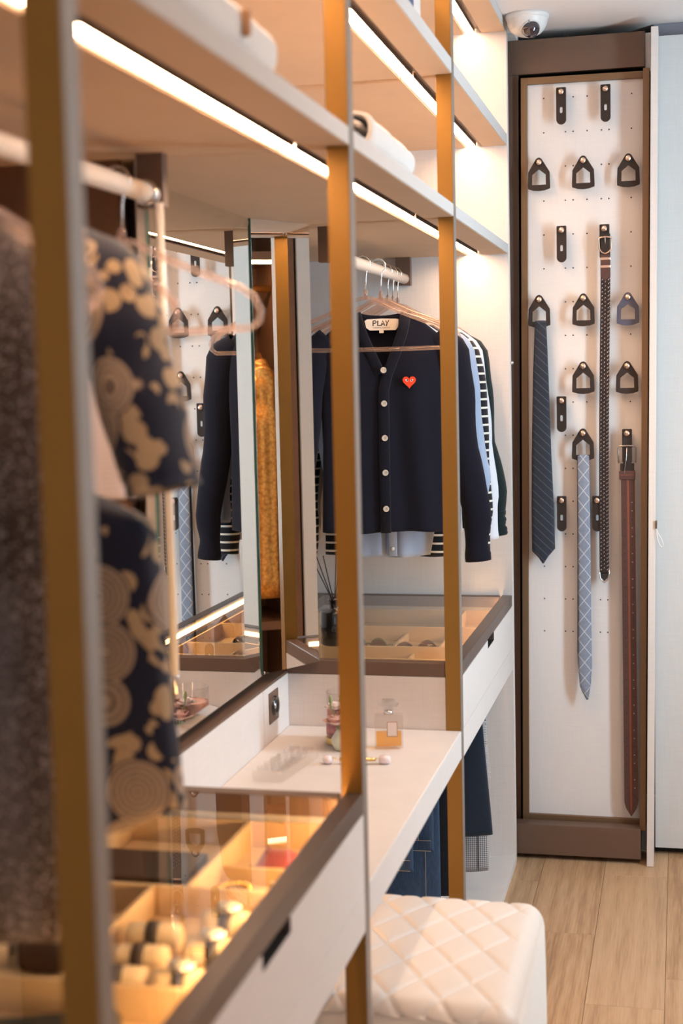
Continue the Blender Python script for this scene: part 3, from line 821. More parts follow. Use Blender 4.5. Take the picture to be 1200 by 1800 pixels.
def folded(name, label, mat, y, x0, x1, ztop, zbot, t=.014, seed=1, cat='trousers', taper=0., hem_round=.0, slant=0.):
    """cloth folded over a hanger bar: a soft closed slab with rounded fold at the top and open hem"""
    rnd = random.Random(seed); ph = rnd.uniform(0, 6)
    root = thing(name, label, cat, ((x0+x1)/2, y, zbot), 'folded trousers on the lower rail')
    V, Fc = [], []
    n, R = 40, 26
    cx, hw = 0, (x1-x0)/2
    for j in range(R+1):
        v = j/R; z = (ztop-zbot)*(1-v)
        for i in range(n):
            a = 2*PI*i/n; c, s = math.cos(a), math.sin(a)
            u = math.copysign(abs(c)**.55, c)
            x = u*(hw + taper*(1-v)*-1)
            yy = math.copysign(abs(s)**.6, s)*t*min(1, .35+v*2.5) + .004*v*math.sin(40*u*hw+ph+3*v)
            zz = z + (hem_round*(1-abs(u))*0 if j < R else 0) + slant*x*v
            if j >= R-2: zz += -hem_round*math.cos(u*1.4)
            V.append((x, yy, zz))
    for j in range(R):
        for i in range(n): Fc.append((j*n+i, (j+1)*n+i, (j+1)*n+(i+1) % n, j*n+(i+1) % n))
    Fc.append(tuple(range(n)))
    Fc.append(tuple(R*n+i for i in reversed(range(n))))
    meshobj('cloth', V, Fc, mat, root, True, True)
    return root
LZ = -.90
folded('trousers', 'dark navy wool trousers hanging below the far counter, front of the checked pair', WOOLNAVY, 3.70, -.735, -.482, LZ, -1.203, .016, 1, hem_round=.008, taper=.024)
ck = folded('trousers', 'small black and white check trousers, their hem showing under the navy pair', m_check(), 3.76, -.74, -.502, LZ, -1.322, .012, 2, hem_round=.006)
boxes('side_seam', [(.093, .0945, -.0145, -.012, .0, .30)], WOOLNAVY, ck, 0, True)
pk = bpy.data.objects['trousers']
bm = bmesh.new()
for i in range(26):
    zz = .30 - i*.0062
    xe = .1265 - .024*zz/.303
    add_box(bm, (xe-.012, xe+.0035+(i % 2)*.0022, .016, .0185, zz, zz+.0040))
frombm('white_pinked_edge', bm, WHITEC, pk, False, True)
folded('trousers', 'black trousers hanging behind the jeans, beside the far post', WOOLBLACK, 3.60, -.78, -.578, LZ, -1.34, .014, 3)
j3 = folded('jeans', 'longest dark blue jeans hanging behind the shorter jeans under the desk', DENIM, 3.50, -.80, -.590, LZ, -1.33, .012, 4, 'jeans')
j2 = folded('jeans', 'blue jeans with turned hem just left of the far post', DENIM, 3.42, -.72, -.592, LZ, -1.163, .012, 5, 'jeans')
j1 = folded('jeans', 'frontmost blue jeans with stitched waistband under the desk edge', DENIM, 3.34, -.79, -.628, LZ, -1.188, .012, 6, 'jeans')
for jj, hw, h in ((j2, .064, .03), (j1, .081, .03)):
    bm = bmesh.new()
    for zz in (.004, h): 
        add_sweep(bm, [(-hw, -.0155, zz), (-hw*.3, -.0155, zz), (hw*.4, -.0155, zz), (hw*.93, -.0145, zz)], .0006, .0006, 6)
    frombm('hem_stitching', bm, STITCH, jj, False, True)
    bm = bmesh.new()
    add_sweep(bm, [(hw*.45, -.0155, .03), (hw*.45, -.0155, .12), (hw*.45, -.0155, .22)], .0005, .0005, 6)
    frombm('side_stitching', bm, STITCH, jj, False, True)
    boxes('waistband', [(-hw, hw*.93, -.0148, -.0122, .005, h-.001)], DENIM, jj, .001, True)
boxes('leather_patch', [(-.02, .012, -.0172, -.015, .003, .045)], m_plain('grey_patch', (.30, .27, .25), .7), j1, .001, True)
bm = bmesh.new(); add_sweep(bm, [(.07, -.0135, .0), (.07, -.0135, .2), (.07, -.0135, .41)], .0005, .0005, 6)
frombm('side_stitching', bm, STITCH, j3, False, True)

# ------------------------------------------------------------------ tie cabinet and pull-out pegboard
t = thing('tie_cabinet', 'brown lacquered cabinet surround at the end of the aisle holding the tie rack', 'cabinet', (-.29, 4.5, FLOOR))
boxes('header_panel', [(-.492, -.096, 4.228, 4.25, .8515, .948)], BRONZE_FLAT, t, .001)
prism('stile', [(-.50, -1.3325), (-.4655, -1.3325), (-.4495, .851), (-.50, .851)], [], 'Y', 4.228, 4.25, BRONZE_FLAT, t)
boxes('plinth', [(-.50, -.1125, 4.15, 4.20, -1.404, -1.3145)], BRONZE_FLAT, t, .001)
boxes('plinth_foot', [(-.48, -.13, 4.24, 4.25, FLOOR, -1.335)], BLACK, t)
boxes('side_wall', [(-.072, -.056, 4.275, 4.84, FLOOR+.02, .94)], BRONZE_FLAT, t)
boxes('side_wall', [(-.50, -.485, 4.251, 4.84, FLOOR+.02, .94)], BLACK, t)  # cabinet inside coloured black to put shade into the gap beside the frame
boxes('back_wall', [(-.4845, -.0725, 4.80, 4.82, FLOOR+.02, .94)], BLACK, t)
boxes('top_board', [(-.4845, -.0725, 4.252, 4.79, .86, .94)], BLACK, t)
boxes('edge_filler', [(-.095, -.0805, 4.236, 4.25, .84, .944)], LINEN_COOL, t)
boxes('edge_filler', [(-.112, -.0985, 4.236, 4.25, -1.40, -1.332)], LINEN_COOL, t)
boxes('screw_caps', [(-.32, -.312, 4.22, 4.227, .951, .957), (-.41, -.40, 4.222, 4.228, .949, .953)], BLACK, t)
t['label'] = t['label']

TILT = .0078
PEGC = (-.2695, 4.22, -.243)     # centre of the board
peg = thing('pull_out_rack', 'tall pull-out pegboard rack in a brown frame with hooks, ties and belts', 'rack', PEGC)
peg.rotation_euler = (0, TILT, 0)
L_, R_, B_, T_ = -.1615, .1615, -1.059, 1.061
RACKBR = m_plain('rack_bronze', (0.20, 0.115, 0.058), .42, .3, .05, 20, .05)
PEGLINEN = m_linen('pegboard_linen', (0.80, 0.755, 0.745), .04)
boxes('peg_panel', [(L_, R_, 0, .012, B_, T_)], PEGLINEN, peg, 0, True)
boxes('frame_rail', [(L_-.0185, L_, -.012, .016, B_-.022, T_+.019)], RACKBR, peg, .001, True)
boxes('frame_rail', [(L_, R_+.0165, -.012, .016, T_, T_+.019)], RACKBR, peg, .001, True)
boxes('frame_rail', [(L_, R_+.0165, -.012, .016, B_-.022, B_)], RACKBR, peg, .001, True)
boxes('frame_rail', [(R_, R_+.0175, -.050, .016, B_-.021, T_+.019)], RACKBR, peg, .001, True)
colx = [-.116, -.055, -.033, .006, .046, .067, .129]
bm = bmesh.new()
for i in range(17):
    z = 1.022 - i*.0957
    for cx in colx:
        if i > 12 and cx in (.006, .129): continue
        add_lathe(bm, [(0, -.0003), (.0021, -.0004), (.0023, .0)], (cx, 0, z), 8, 'Y')
o = frombm('peg_holes', bm, BLACK, peg, False, True); o['kind'] = 'stuff'
fb = boxes('front_board', [(R_+.0215, R_+.0405, -.085, .026, -1.174, 1.182)], LINEN, peg, .001, True)
LOOPW = m_plain('white_cord', (.80, .79, .79), .7)
lp = tube('pull_loop', [(R_+.043, -.088, -.192+.0), (R_+.046, -.089, -.205), (R_+.056, -.089, -.222), (R_+.0625, -.089, -.238), (R_+.061, -.089, -.247), (R_+.054, -.089, -.244), (R_+.047, -.089, -.228), (R_+.044, -.089, -.205)], .0016, LOOPW, peg, 8, True)
boxes('loop_clip', [(R_+.0405, R_+.0455, -.092, -.080, -.195, -.172)], BRONZE_FLAT, lp, .0008, True)

# hooks
def stirrup(loc, lab, mat):
    t = thing('tie_hook', lab, 'hook', loc, 'stirrup-shaped leather tie hooks')
    outer = [(-.008, .010), (-.003, .0135), (.003, .0135), (.008, .010), (.030, -.026), (.0315, -.064), (.031, -.0725), (.016, -.0775), (0, -.079), (-.016, -.0775), (-.031, -.0725), (-.0315, -.064), (-.030, -.026)]
    inner = [(0, -.0185), (.019, -.034), (.0195, -.062), (-.0195, -.062), (-.019, -.034)]
    prism('leather_loop', outer, [inner], 'Y', -.034, -.028, mat, t, True)
    lathe('knob', [(0, -.0415), (.005, -.0412), (.0082, -.0392), (.0085, -.035), (.0045, -.0335), (.0045, -.0005), (0, -.0005)], ROSE, t, (0, 0, 0), 20, 'Y', True)
    return t
def strap(loc, lab, mat):
    t = thing('belt_hook', lab, 'hook', loc, 'leather strap hooks with a slot')
    outer = [(-.0138, .0105), (-.012, .0125), (.012, .0125), (.0138, .0105)] + [(.0138*math.cos(a), -.076+.0138*math.sin(a)) for a in [-PI*k/12 for k in range(13)]]
    slot = [(.0038*math.cos(a), (-.045 if a < PI and a > 0 else -.055)+.0038*math.sin(a)) for a in [2*PI*(k+.5)/12 for k in range(12)]]
    prism('leather_strap', outer, [slot], 'Y', -.034, -.029, mat, t, True)
    lathe('knob', [(0, -.0415), (.005, -.0412), (.0082, -.0392), (.0085, -.035), (.0045, -.0335), (.0045, -.0005), (0, -.0005)], ROSE, t, (0, 0, 0), 20, 'Y', True)
    return t
st0 = stirrup((-.390, 4.22, .597), 'dark stirrup tie hook, empty, left of the upper row of three', HOOKL)
for (x, z, lb) in ((-.266, .596, 'dark stirrup tie hook, empty, middle of the upper row of three'), (-.141, .595, 'dark stirrup tie hook, empty, right of the upper row of three'),
                   (-.393, .212, 'dark stirrup tie hook holding the dark slate tie'), (-.268, .212, 'dark stirrup tie hook, empty, between slate tie and braided belt'),
                   (-.270, .020, 'dark stirrup tie hook, empty, directly above the light blue tie'), (-.147, .018, 'dark stirrup tie hook, empty, right of the braided belt, above the brown belt'),
                   (-.272, -.171, 'dark stirrup tie hook holding the light blue checked tie')):
    dup(st0, (x, 4.22, z), lb)
stirrup((-.144, 4.22, .211), 'blue-grey stirrup tie hook, the only bluish one, right of the braided belt', HOOKB)
sp0 = strap((-.326, 4.22, .789), 'dark leather strap hook, empty, top left of the rack', HOOKL)
for (x, z, lb) in ((-.203, .789, 'dark leather strap hook, empty, top right of the rack'), (-.328, .405, 'dark leather strap hook, empty, left of the braided belt buckle'), (-.208, .404, 'dark leather strap hook holding the braided belt'),
                   (-.332, -.077, 'dark leather strap hook, empty, beside the middle of the slate tie'), (-.334, -.364, 'dark leather strap hook, empty, beside the lower end of the slate tie'),
                   (-.233, -.364, 'dark leather strap hook, empty, between the light blue tie and the braided belt'), (-.148, -.173, 'dark leather strap hook holding the brown belt')):
    dup(sp0, (x, 4.22, z), lb)

# ties
def m_tie1():
    m, nt, out = new_mat('slate_pinstripe_silk'); k = NT(nt)
    s = k.sep(k.coords())
    d = k.math('ADD', s[2], k.math('MULTIPLY', s[0], .95))
    f = k.math('GREATER_THAN', k.math('FRACT', k.math('MULTIPLY', d, 40)), .94)
    n_ = k.noise(k.coords((1, 1, 1)), 700, 2)
    c = k.mix(k.math('MULTIPLY', n_, .5), (.016, .022, .038), (.034, .043, .066))
    c = k.mix(k.math('MULTIPLY', f, .5), c, (.22, .25, .30))
    finish(nt, out, k.bsdf(c, .7, 0, k.bump(n_, .2, .0008), .3, .3)); return m
def m_tie2():
    m, nt, out = new_mat('blue_grid_linen'); k = NT(nt)
    s = k.sep(k.coords())
    a = k.math('FRACT', k.math('MULTIPLY', k.math('ADD', s[2], k.math('MULTIPLY', s[0], 1.25)), 22))
    b = k.math('FRACT', k.math('MULTIPLY', k.math('SUBTRACT', s[2], k.math('MULTIPLY', s[0], 1.25)), 22))
    g = k.math('MAXIMUM', k.math('GREATER_THAN', a, .93), k.math('GREATER_THAN', b, .93))
    n_ = k.noise(k.coords((900, 900, 200)), 1, 3, .7)
    c = k.mix(n_, (.13, .16, .23), (.36, .41, .52))
    c = k.mix(k.math('MULTIPLY', g, .75), c, (.70, .72, .76))
    finish(nt, out, k.bsdf(c, .85, 0, k.bump(n_, .2, .0008), .2, .2)); return m
def tie_blade(bm, prof, y, th):
    """prof rows (z, xl, xr)"""
    rows = []
    for z, a, b in prof:
        r = [bm.verts.new((a+(b-a)*i/6, y - th*(math.sin(PI*i/6)*.8+.2), z if not isinstance(z, tuple) else z[0]+(z[1]-z[0])*i/6)) for i in range(7)]
        r2 = [bm.verts.new((a+(b-a)*i/6, y + .0015, z if not isinstance(z, tuple) else z[0]+(z[1]-z[0])*i/6)) for i in range(7)]
        rows.append(r + r2[::-1])
    n = 14
    for A, B in zip(rows, rows[1:]):
        for i in range(n): bm.faces.new((A[i], B[i], B[(i+1) % n], A[(i+1) % n]))
    bm.faces.new(rows[0]); bm.faces.new(rows[-1][::-1])
    bmesh.ops.recalc_face_normals(bm, faces=bm.faces[:])
def tie(label, mat, backmat, barz, loc, front, tail):
    t = thing('tie', label, 'tie', loc)
    bm = bmesh.new(); tie_blade(bm, front, -.014, .0045); frombm('front_blade', bm, mat, t, True, True)
    bm = bmesh.new(); tie_blade(bm, tail, -.001, .003); frombm('tail', bm, backmat, t, True, True)
    x0, x1 = front[0][1], front[0][2]
    pts = [(.0, -.0125, front[0][0]-.004), (0, -.0125, front[0][0]+.004), (0, -.0085, front[0][0]+.0095), (0, -.003, front[0][0]+.009), (0, 0, front[0][0]+.002), (0, 0, front[0][0]-.006)]
    bm = bmesh.new(); add_sweep(bm, [(p[0]+(x0+x1)/2, p[1], p[2]) for p in pts], .0022, (x1-x0)/2*.98, 12, (1, 0, 0))
    bmesh.ops.recalc_face_normals(bm, faces=bm.faces[:])
    frombm('fold', bm, mat, t, True, True)
    return t
# hung over the bottom bar of its hook (bar at hook z -.07)
TY = 4.22-.0235
t1 = tie('dark slate tie with thin diagonal pinstripes, left on the rack', m_tie1(), m_plain('slate_lining', (.012, .014, .022), .7), 0, (-.389, TY, .142),
    [(.0, -.0165, .0165), (-.15, -.023, .0215), (-.374, -.029, .0275), (-.52, -.031, .033), (-.645, -.031, .036), ((-.652, -.645), -.031, .036), ((-.672, -.668), -.012, .016), ((-.689, -.687), -.001, .004)],
    [(.0, -.014, .014), (-.3, -.020, .016), (-.58, -.024, .018), ((-.60, -.60), -.012, .008)])
t2 = tie('narrow light blue tie with white grid check, middle of the rack', m_tie2(), m_plain('tie_back_dark', (.02, .022, .03), .8), 0, (-.271, TY, -.243),
    [(.0, -.0165, .0165), (-.2, -.0165, .0185), (-.45, -.017, .0195), (-.60, -.019, .0205), (-.66, -.0145, .017), ((-.675, -.66), -.010, .0165), ((-.703, -.701), .0045, .010)],
    [(.0, -.0185, .014), (-.3, -.0195, .014), (-.56, -.0215, .012), ((-.60, -.62), -.0205, .006)])
# belts
BRAID = m_plain('black_braided_leather', (0.022, 0.014, 0.012), .5, 0, .3, 200, .3)
BROWNL = m_plain('chestnut_leather', (0.085, 0.035, 0.028), .45, 0, .2, 60, .25)
BROWNS = m_plain('red_brown_stripe', (0.24, 0.065, 0.03), .5, 0, .1, 60)
b1 = thing('belt', 'long black braided belt with silver chain weave, hanging in the middle of the rack', 'belt', (-.2055, 4.187, .36))
BY = 0.0
boxes('fold_strap', [(-.0135, .0135, -.004, -.001, -.03, .03)], HOOKL, b1, .001, True)
bk = tube('buckle', [(-.0175, -.008, .0), (-.0175, -.008, .012), (-.0165, -.008, .0185), (0, -.009, .021), (.0165, -.008, .0185), (.0175, -.008, .012), (.0175, -.008, 0), (.0165, -.007, -.012), (.009, -.006, -.0225), (0, -.005, -.0255), (-.009, -.006, -.0225), (-.0165, -.007, -.012)], .0022, ROSE, b1, 10, True, True)
tube('prong', [(0, -.0055, -.002), (0, -.0095, .008), (0, -.011, .020)], .0013, CHROME, bk, 8, True)
prism('buckle_tongue', [(.0125*math.cos(a), -.006+.016*math.sin(a)) for a in [-PI*k/12 for k in range(13)]] + [(-.0125, .012), (.0125, .012)], [], 'Y', -.0075, -.0045, HOOKL, b1, True)
for zz in (-.040, -.062): boxes('keeper', [(-.0148, .0148, -.0075, -.0005, zz-.0038, zz+.0038)], ROSE, b1, .0015, True)
prism('leather_end', [(-.0138, -.028), (.0138, -.028), (.0138, -.088), (0, -.102), (-.0138, -.088)], [], 'Y', -.0052, -.001, BROWNL, b1, True)
zb0, zb1 = -.086, -.935
def bxc(z): return .0035*math.sin((z-zb0)*3.0) + .006*(z-zb0)/(zb1-zb0)*-1
N_ = 120
bm = bmesh.new()
rows = []
for i in range(41):
    z = zb0+(zb1-zb0)*i/40; c = bxc(z)
    rows.append([bm.verts.new((c+dx, dy, z)) for dx, dy in ((-.0135, -.0035), (.0135, -.0035), (.0135, .0005), (-.0135, .0005))])
for A, B in zip(rows, rows[1:]):
    for k in range(4): bm.faces.new((A[k], A[(k+1) % 4], B[(k+1) % 4], B[k]))
bm.faces.new(rows[0]); bm.faces.new(rows[-1][::-1])
bmesh.ops.recalc_face_normals(bm, faces=bm.faces[:])
frombm('braided_strap', bm, BRAID, b1, False, True)
bm = bmesh.new()
def bead(bm, c, dx, dz, h):
    v = [bm.verts.new((c[0]+dx*a - dz*b*.5, c[1]-h*g, c[2]+dz*a + dx*b*.5)) for a, b, g in ((-1, 0, 0), (0, -.9, 0), (1, 0, 0), (0, .9, 0), (0, 0, 1))]
    for q in range(4): bm.faces.new((v[q], v[(q+1) % 4], v[4]))
bmb = bmesh.new()
nlink = 74
for i in range(nlink):
    z = zb0-.012+(zb1-zb0+.012)*i/nlink; c = bxc(z)
    for q, ln in enumerate((-.0085, 0.0, .0085)):
        dz = .0055 if q == 1 else 0
        bead(bm, (c+ln, -.0036, z+dz), .0013, .0024, .0018)
        bead(bmb, (c+ln-.0030, -.0036, z+dz-.004), -.0024, .0044, .0022)
        bead(bmb, (c+ln+.0030, -.0036, z+dz-.004), .0024, -.0044, .0022)
    bead(bm, (c+.0125, -.0034, z+.003), .0011, .0022, .0012)
o = frombm('chain_weave', bm, m_plain('silver_thread', (.88, .82, .78), .4, .2), b1, False, True); o['kind'] = 'stuff'
o = frombm('leather_weave', bmb, m_plain('dark_weave', (.045, .017, .014), .45, 0, .3, 300), b1, False, True); o['kind'] = 'stuff'
zt = zb1
cxe = bxc(zb1)
tube('tip_metal', [(cxe-.0138, -.002, zt+.012), (cxe-.0135, -.002, zt-.004), (cxe-.0095, -.002, zt-.018), (cxe, -.002, zt-.026), (cxe+.0095, -.002, zt-.018), (cxe+.0135, -.002, zt-.004), (cxe+.0138, -.002, zt+.012)], .0025, CHROME, b1, 8, True)
prism('tip_leather', [(cxe-.0125, zt+.002), (cxe+.0125, zt+.002), (cxe+.011, zt-.010), (cxe, zt-.0225), (cxe-.011, zt-.010)], [], 'Y', -.0035, .0, BRAID, b1, True)

b2 = thing('belt', 'wide chestnut brown leather belt with two rows of eyelets, right on the rack', 'belt', (-.1475, 4.187, -.23))
zb = -1.058
def b2c(z): return .0012 + .0065*(z/zb)
prism('belt_strap', [(-.0195+b2c(-.05), -.048), (.0195+b2c(-.05), -.048), (.0195+b2c(-.5), -.5), (.0198+b2c(-1.0), zb+.045), (.016+b2c(zb), zb+.026), (b2c(zb), zb), (-.016+b2c(zb), zb+.026), (-.0198+b2c(-1.0), zb+.045), (-.0195+b2c(-.5), -.5)], [], 'Y', -.0045, -.0005, BROWNL, b2, True)
prism('center_stripe', [(-.0028+b2c(-.05), -.05), (.0028+b2c(-.05), -.05), (.0028+b2c(-.5), -.5), (.0026+b2c(-1.0), zb+.03), (b2c(zb), zb+.004), (-.0026+b2c(-1.0), zb+.03), (-.0028+b2c(-.5), -.5)], [], 'Y', -.0050, -.0044, BROWNS, b2, True)
bk = tube('buckle', [(-.0235, -.010, -.026), (-.0245, -.010, 0), (-.0245, -.010, .016), (-.022, -.010, .0215), (0, -.011, .0225), (.022, -.010, .0215), (.0245, -.010, .016), (.0245, -.010, 0), (.0235, -.010, -.026)], .0023, CHROME, b2, 10, True)
bk.data.materials[0] = m_plain('aged_nickel', (.42, .36, .32), .3, 1.0)
tube('prong', [(-.008, -.007, -.062), (-.007, -.010, -.045), (-.003, -.013, -.02), (.0, -.0135, .018)], .0014, CHROME, bk, 8, True)
prism('buckle_tongue', [(.0135*math.cos(a), -.02+.0145*math.sin(a)) for a in [-PI*k/12 for k in range(13)]] + [(-.0135, .018), (.0135, .018)], [], 'Y', -.0085, -.0048, HOOKL, b2, True)
boxes('buckle_fold', [(-.0195, .0195, -.0065, -.0005, -.049, -.028)], HOOKL, b2, .001, True)
boxes('keeper', [(-.0225, .0225, -.0078, .0006, -.075, -.049)], BROWNL, b2, .002, True)
boxes('keeper_stripe', [(-.0195, .0195, -.0083, -.0079, -.0622, -.0598)], BROWNS, b2, 0, True)
bm = bmesh.new(); bm2 = bmesh.new()
i = 0
z = -.115
while z > zb+.055:
    for s in (-1, 1):
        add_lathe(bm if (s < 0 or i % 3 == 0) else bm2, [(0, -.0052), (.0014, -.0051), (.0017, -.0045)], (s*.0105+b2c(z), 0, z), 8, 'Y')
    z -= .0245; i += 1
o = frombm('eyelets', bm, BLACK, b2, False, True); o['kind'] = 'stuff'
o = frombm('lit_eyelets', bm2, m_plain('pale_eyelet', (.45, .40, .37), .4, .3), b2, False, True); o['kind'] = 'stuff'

# ------------------------------------------------------------------ security camera
sc_ = thing('security_camera', 'white ceiling dome security camera above the end of the aisle', 'camera', (-.405, 4.055, CEILZ-.06))
cc = (-.405, 4.055, CEILZ)
lathe('base_ring', [(0, 0), (.058, 0), (.060, -.004), (.059, -.010), (.056, -.013), (0, -.013)], WHITEP, sc_, cc, 40)
lathe('housing', [(.056, -.013), (.0545, -.022), (.048, -.038), (.036, -.050), (.022, -.056), (0, -.057)], WHITEP, sc_, cc, 40)
d_ = lathe('lens_dome', [(.0245, 0), (.0235, -.008), (.019, -.016), (.011, -.0215), (0, -.0235)], DOME, sc_, (0, 0, 0), 28, 'Z', True)
d_.location = (.012, -.030, .0165); d_.rotation_euler = (math.radians(-38), math.radians(-20), 0)
d2 = lathe('dome_rim', [(.0245, .001), (.028, .0), (.028, -.003), (.0245, -.003)], WHITEP, sc_, (0, 0, 0), 28, 'Z', True)
d2.location = (.012, -.030, .0165); d2.rotation_euler = d_.rotation_euler
boxes('locking_slot', [(.008, .012, -.0535, -.051, .026, .034)], m_plain('slot_grey', (.25, .25, .27), .5), sc_, 0, True)

# ------------------------------------------------------------------ stool
def stool():
    X0, X1, Y0, Y1, Z0, Z1 = -.76, -.25, 2.185, 2.690, FLOOR+.02, -.997
    t = thing('stool', 'cube stool in white quilted leather pushed under the vanity desk', 'stool', ((X0+X1)/2, (Y0+Y1)/2, FLOOR))
    r = .040
    n = 150
    V, Fc = [], []
    cx, cy_ = (X0+X1)/2, (Y0+Y1)/2
    def quilt(x, y):
        p = (x-X1)/.085 + (y-Y1)/.136; q = (x-X1)/.085 - (y-Y1)/.136
        a = abs(math.sin(PI*p)); b = abs(math.sin(PI*q)); m_ = min(a, b)
        return .62*(1-math.exp(-(m_/.17)**2)) + .38*(a*b)**.5
    hx, hy = (X1-X0)/2, (Y1-Y0)/2
    for i in range(n+1):
        for j in range(n+1):
            u, v = -1+2*i/n, -1+2*j/n
            x, y = u*hx, v*hy
            dx = max(0, abs(x)-(hx-r)); dy = max(0, abs(y)-(hy-r))
            dd = math.hypot(dx, dy); d = min(r, dd)
            z = Z1 - r + math.sqrt(max(0, r*r-d*d))
            nx, ny, nz = (math.copysign(dx/r, x), math.copysign(dy/r, y), (z-Z1+r)/r)
            if dd > r:
                k_ = r/dd
                x = math.copysign(hx-r+dx*k_, x); y = math.copysign(hy-r+dy*k_, y)
            side_f = smoothstep((hx-abs(x)-.022)/.03)
            back_f = smoothstep((r-dy)/r*1.6) if y > 0 else 1.0
            ye = cy_+y
            if y < 0 and dy > 0: ye = Y0+r - r*math.asin(min(1, dy/r))
            fade = side_f*back_f
            crown = .006*(1-(u*u+v*v)/2)*smoothstep((r-d)/r*1.6)
            q_ = (quilt(cx+x, ye)-1)*.0060*fade
            V.append((cx+x+nx*q_*(1 if y < 0 else 0), cy_+y+ny*q_*(1 if y < 0 else 0), z+q_*(nz if y < 0 else 1)+crown))
    def id_(i, j): return i*(n+1)+j
    for i in range(n):
        for j in range(n): Fc.append((id_(i, j), id_(i+1, j), id_(i+1, j+1), id_(i, j+1)))
    # skirt
    rim = [id_(i, 0) for i in range(n)] + [id_(n, j) for j in range(n)] + [id_(n-i, n) for i in range(n)] + [id_(0, n-j) for j in range(n)]
    prev = rim
    NL = 70
    for lev in range(1, NL+1):
        z = (Z1-r) + (Z0-(Z1-r))*lev/NL
        cur = []
        for k_ in rim:
            x, y, zz = V[k_]
            bulge = 1+.010*math.sin(PI*lev/NL)
            y0_ = Y0 if y < Y0+.012 else y
            yy = cy_+(y0_-cy_)*bulge
            if y < Y0+.012:      # the front face is quilted too
                ef = smoothstep((hx-abs(x-cx)-.022)/.03)
                yy -= (quilt(x, Y0+r-r*PI/2-(Z1-r-z))-1)*.0060*ef
            cur.append(len(V)); V.append((cx+(x-cx)*bulge, yy, z))
        for a in range(len(rim)):
            b = (a+1) % len(rim)
            Fc.append((prev[a], cur[a], cur[b], prev[b]))
        prev = cur
    meshobj('quilted_cushion', V, Fc, LEATHERW, t, True)
    boxes('base_plinth', [(X0+.02, X1-.02, Y0+.02, Y1-.02, FLOOR, Z0)], BLACK, t, .002)
    bm = bmesh.new()
    e = .013
    zs_ = Z1-.013
    c4 = [(X1-e, Y0+.04, zs_), (X1-e, cy_, zs_), (X1-e, Y1-.04, zs_)]
    add_sweep(bm, c4, .0022, .0022, 8)
    frombm('edge_piping', bm, LEATHERW, t, True)
    for lx, ly in ((X0+.04, Y0+.04), (X1-.04, Y0+.04), (X0+.04, Y1-.04), (X1-.04, Y1-.04)): pass
stool()

# ------------------------------------------------------------------ things on the desk
DZ = -.7783
def m_liquid(): return m_glass('amber_perfume', (1.0, .74, .40), 1.2)
pf = thing('perfume_bottle', 'square clear perfume bottle half full of amber perfume with faceted stopper', 'perfume bottle', (-.599, 2.929, DZ), None, math.radians(14))
boxes('bottle', [(-.030, .030, -.0125, .0125, .0005, .074)], m_glass('perfume_glass', (.955, .945, .935), 1.5, .0, .05, (.95, .9, .88)), pf, .003, True)
boxes('perfume', [(-.0265, .0265, -.009, .009, .006, .036)], m_liquid(), pf, .002, True)
prism('paper_label', [(-.004, .028), (.018, .028), (.018, .060), (-.004, .060)], [[(-.0026, .0294), (-.0026, .0586), (.0166, .0586), (.0166, .0294)]], 'Y', -.0136, -.0129, m_plain('copper_line', (.42, .19, .10), .4), pf, True)
boxes('label_face', [(-.0026, .0166, -.0134, -.0130, .0294, .0586)], m_plain('blush_label', (.80, .66, .60), .6), pf, 0, True)
lathe('neck', [(0, .074), (.0095, .074), (.0095, .080), (.0085, .081), (0, .081)], CHROME, pf, (0, 0, 0), 20, 'Z', True)
lathe('stopper', [(0, .081), (.010, .082), (.013, .088), (.022, .092), (.0225, .099), (.015, .104), (0, .1055)], m_glass('crystal', (.90, .90, .90), 1.6, .05, .15, (.95, .93, .92)), pf, (0, 0, 0), 8, 'Z', True, False)
cdl = thing('candle', 'pink candle in a clear glass with a floral label, behind the middle post', 'candle', (-.700, 2.965, DZ))
lathe('glass_jar', [(0, .001), (.040, .001), (.042, .004), (.042, .112), (.0408, .113), (.0405, .010), (0, .010)], m_glass('jar_glass', (.97, .96, .955)), cdl, (0, 0, 0), 40, 'Z', True)
lathe('wax', [(0, .0115), (.0398, .0115), (.0398, .080), (.030, .078), (0, .078)], m_plain('pink_wax', (.90, .50, .40), .5, 0, .08, 40), cdl, (0, 0, 0), 40, 'Z', True)
lathe('wick', [(0, .078), (.0012, .078), (.0012, .090), (0, .090)], BLACK, cdl, (0, 0, 0), 8, 'Z', True)
lathe('gold_base', [(.0422, .001), (.0428, .002), (.0428, .014), (.0422, .015)], m_plain('pale_gold_band', (.80, .62, .25), .35, .6), cdl, (0, 0, 0), 40, 'Z', True)
bmm = bmesh.new()
for k in range(13):
    a = math.radians(200+k*10)
    pass
bmm.free()
lab_pts = []
V, Fc = [], []
for k in range(13):
    a = math.radians(205+k*8)
    V += [(.0424*math.cos(a), .0424*math.sin(a), .022), (.0424*math.cos(a), .0424*math.sin(a), .046)]
for k in range(12): Fc.append((2*k, 2*k+2, 2*k+3, 2*k+1))
solid(meshobj('floral_label', V, Fc, m_plain('mauve_label', (.55, .24, .26), .6, 0, .3, 120), cdl, True, True), .0004)
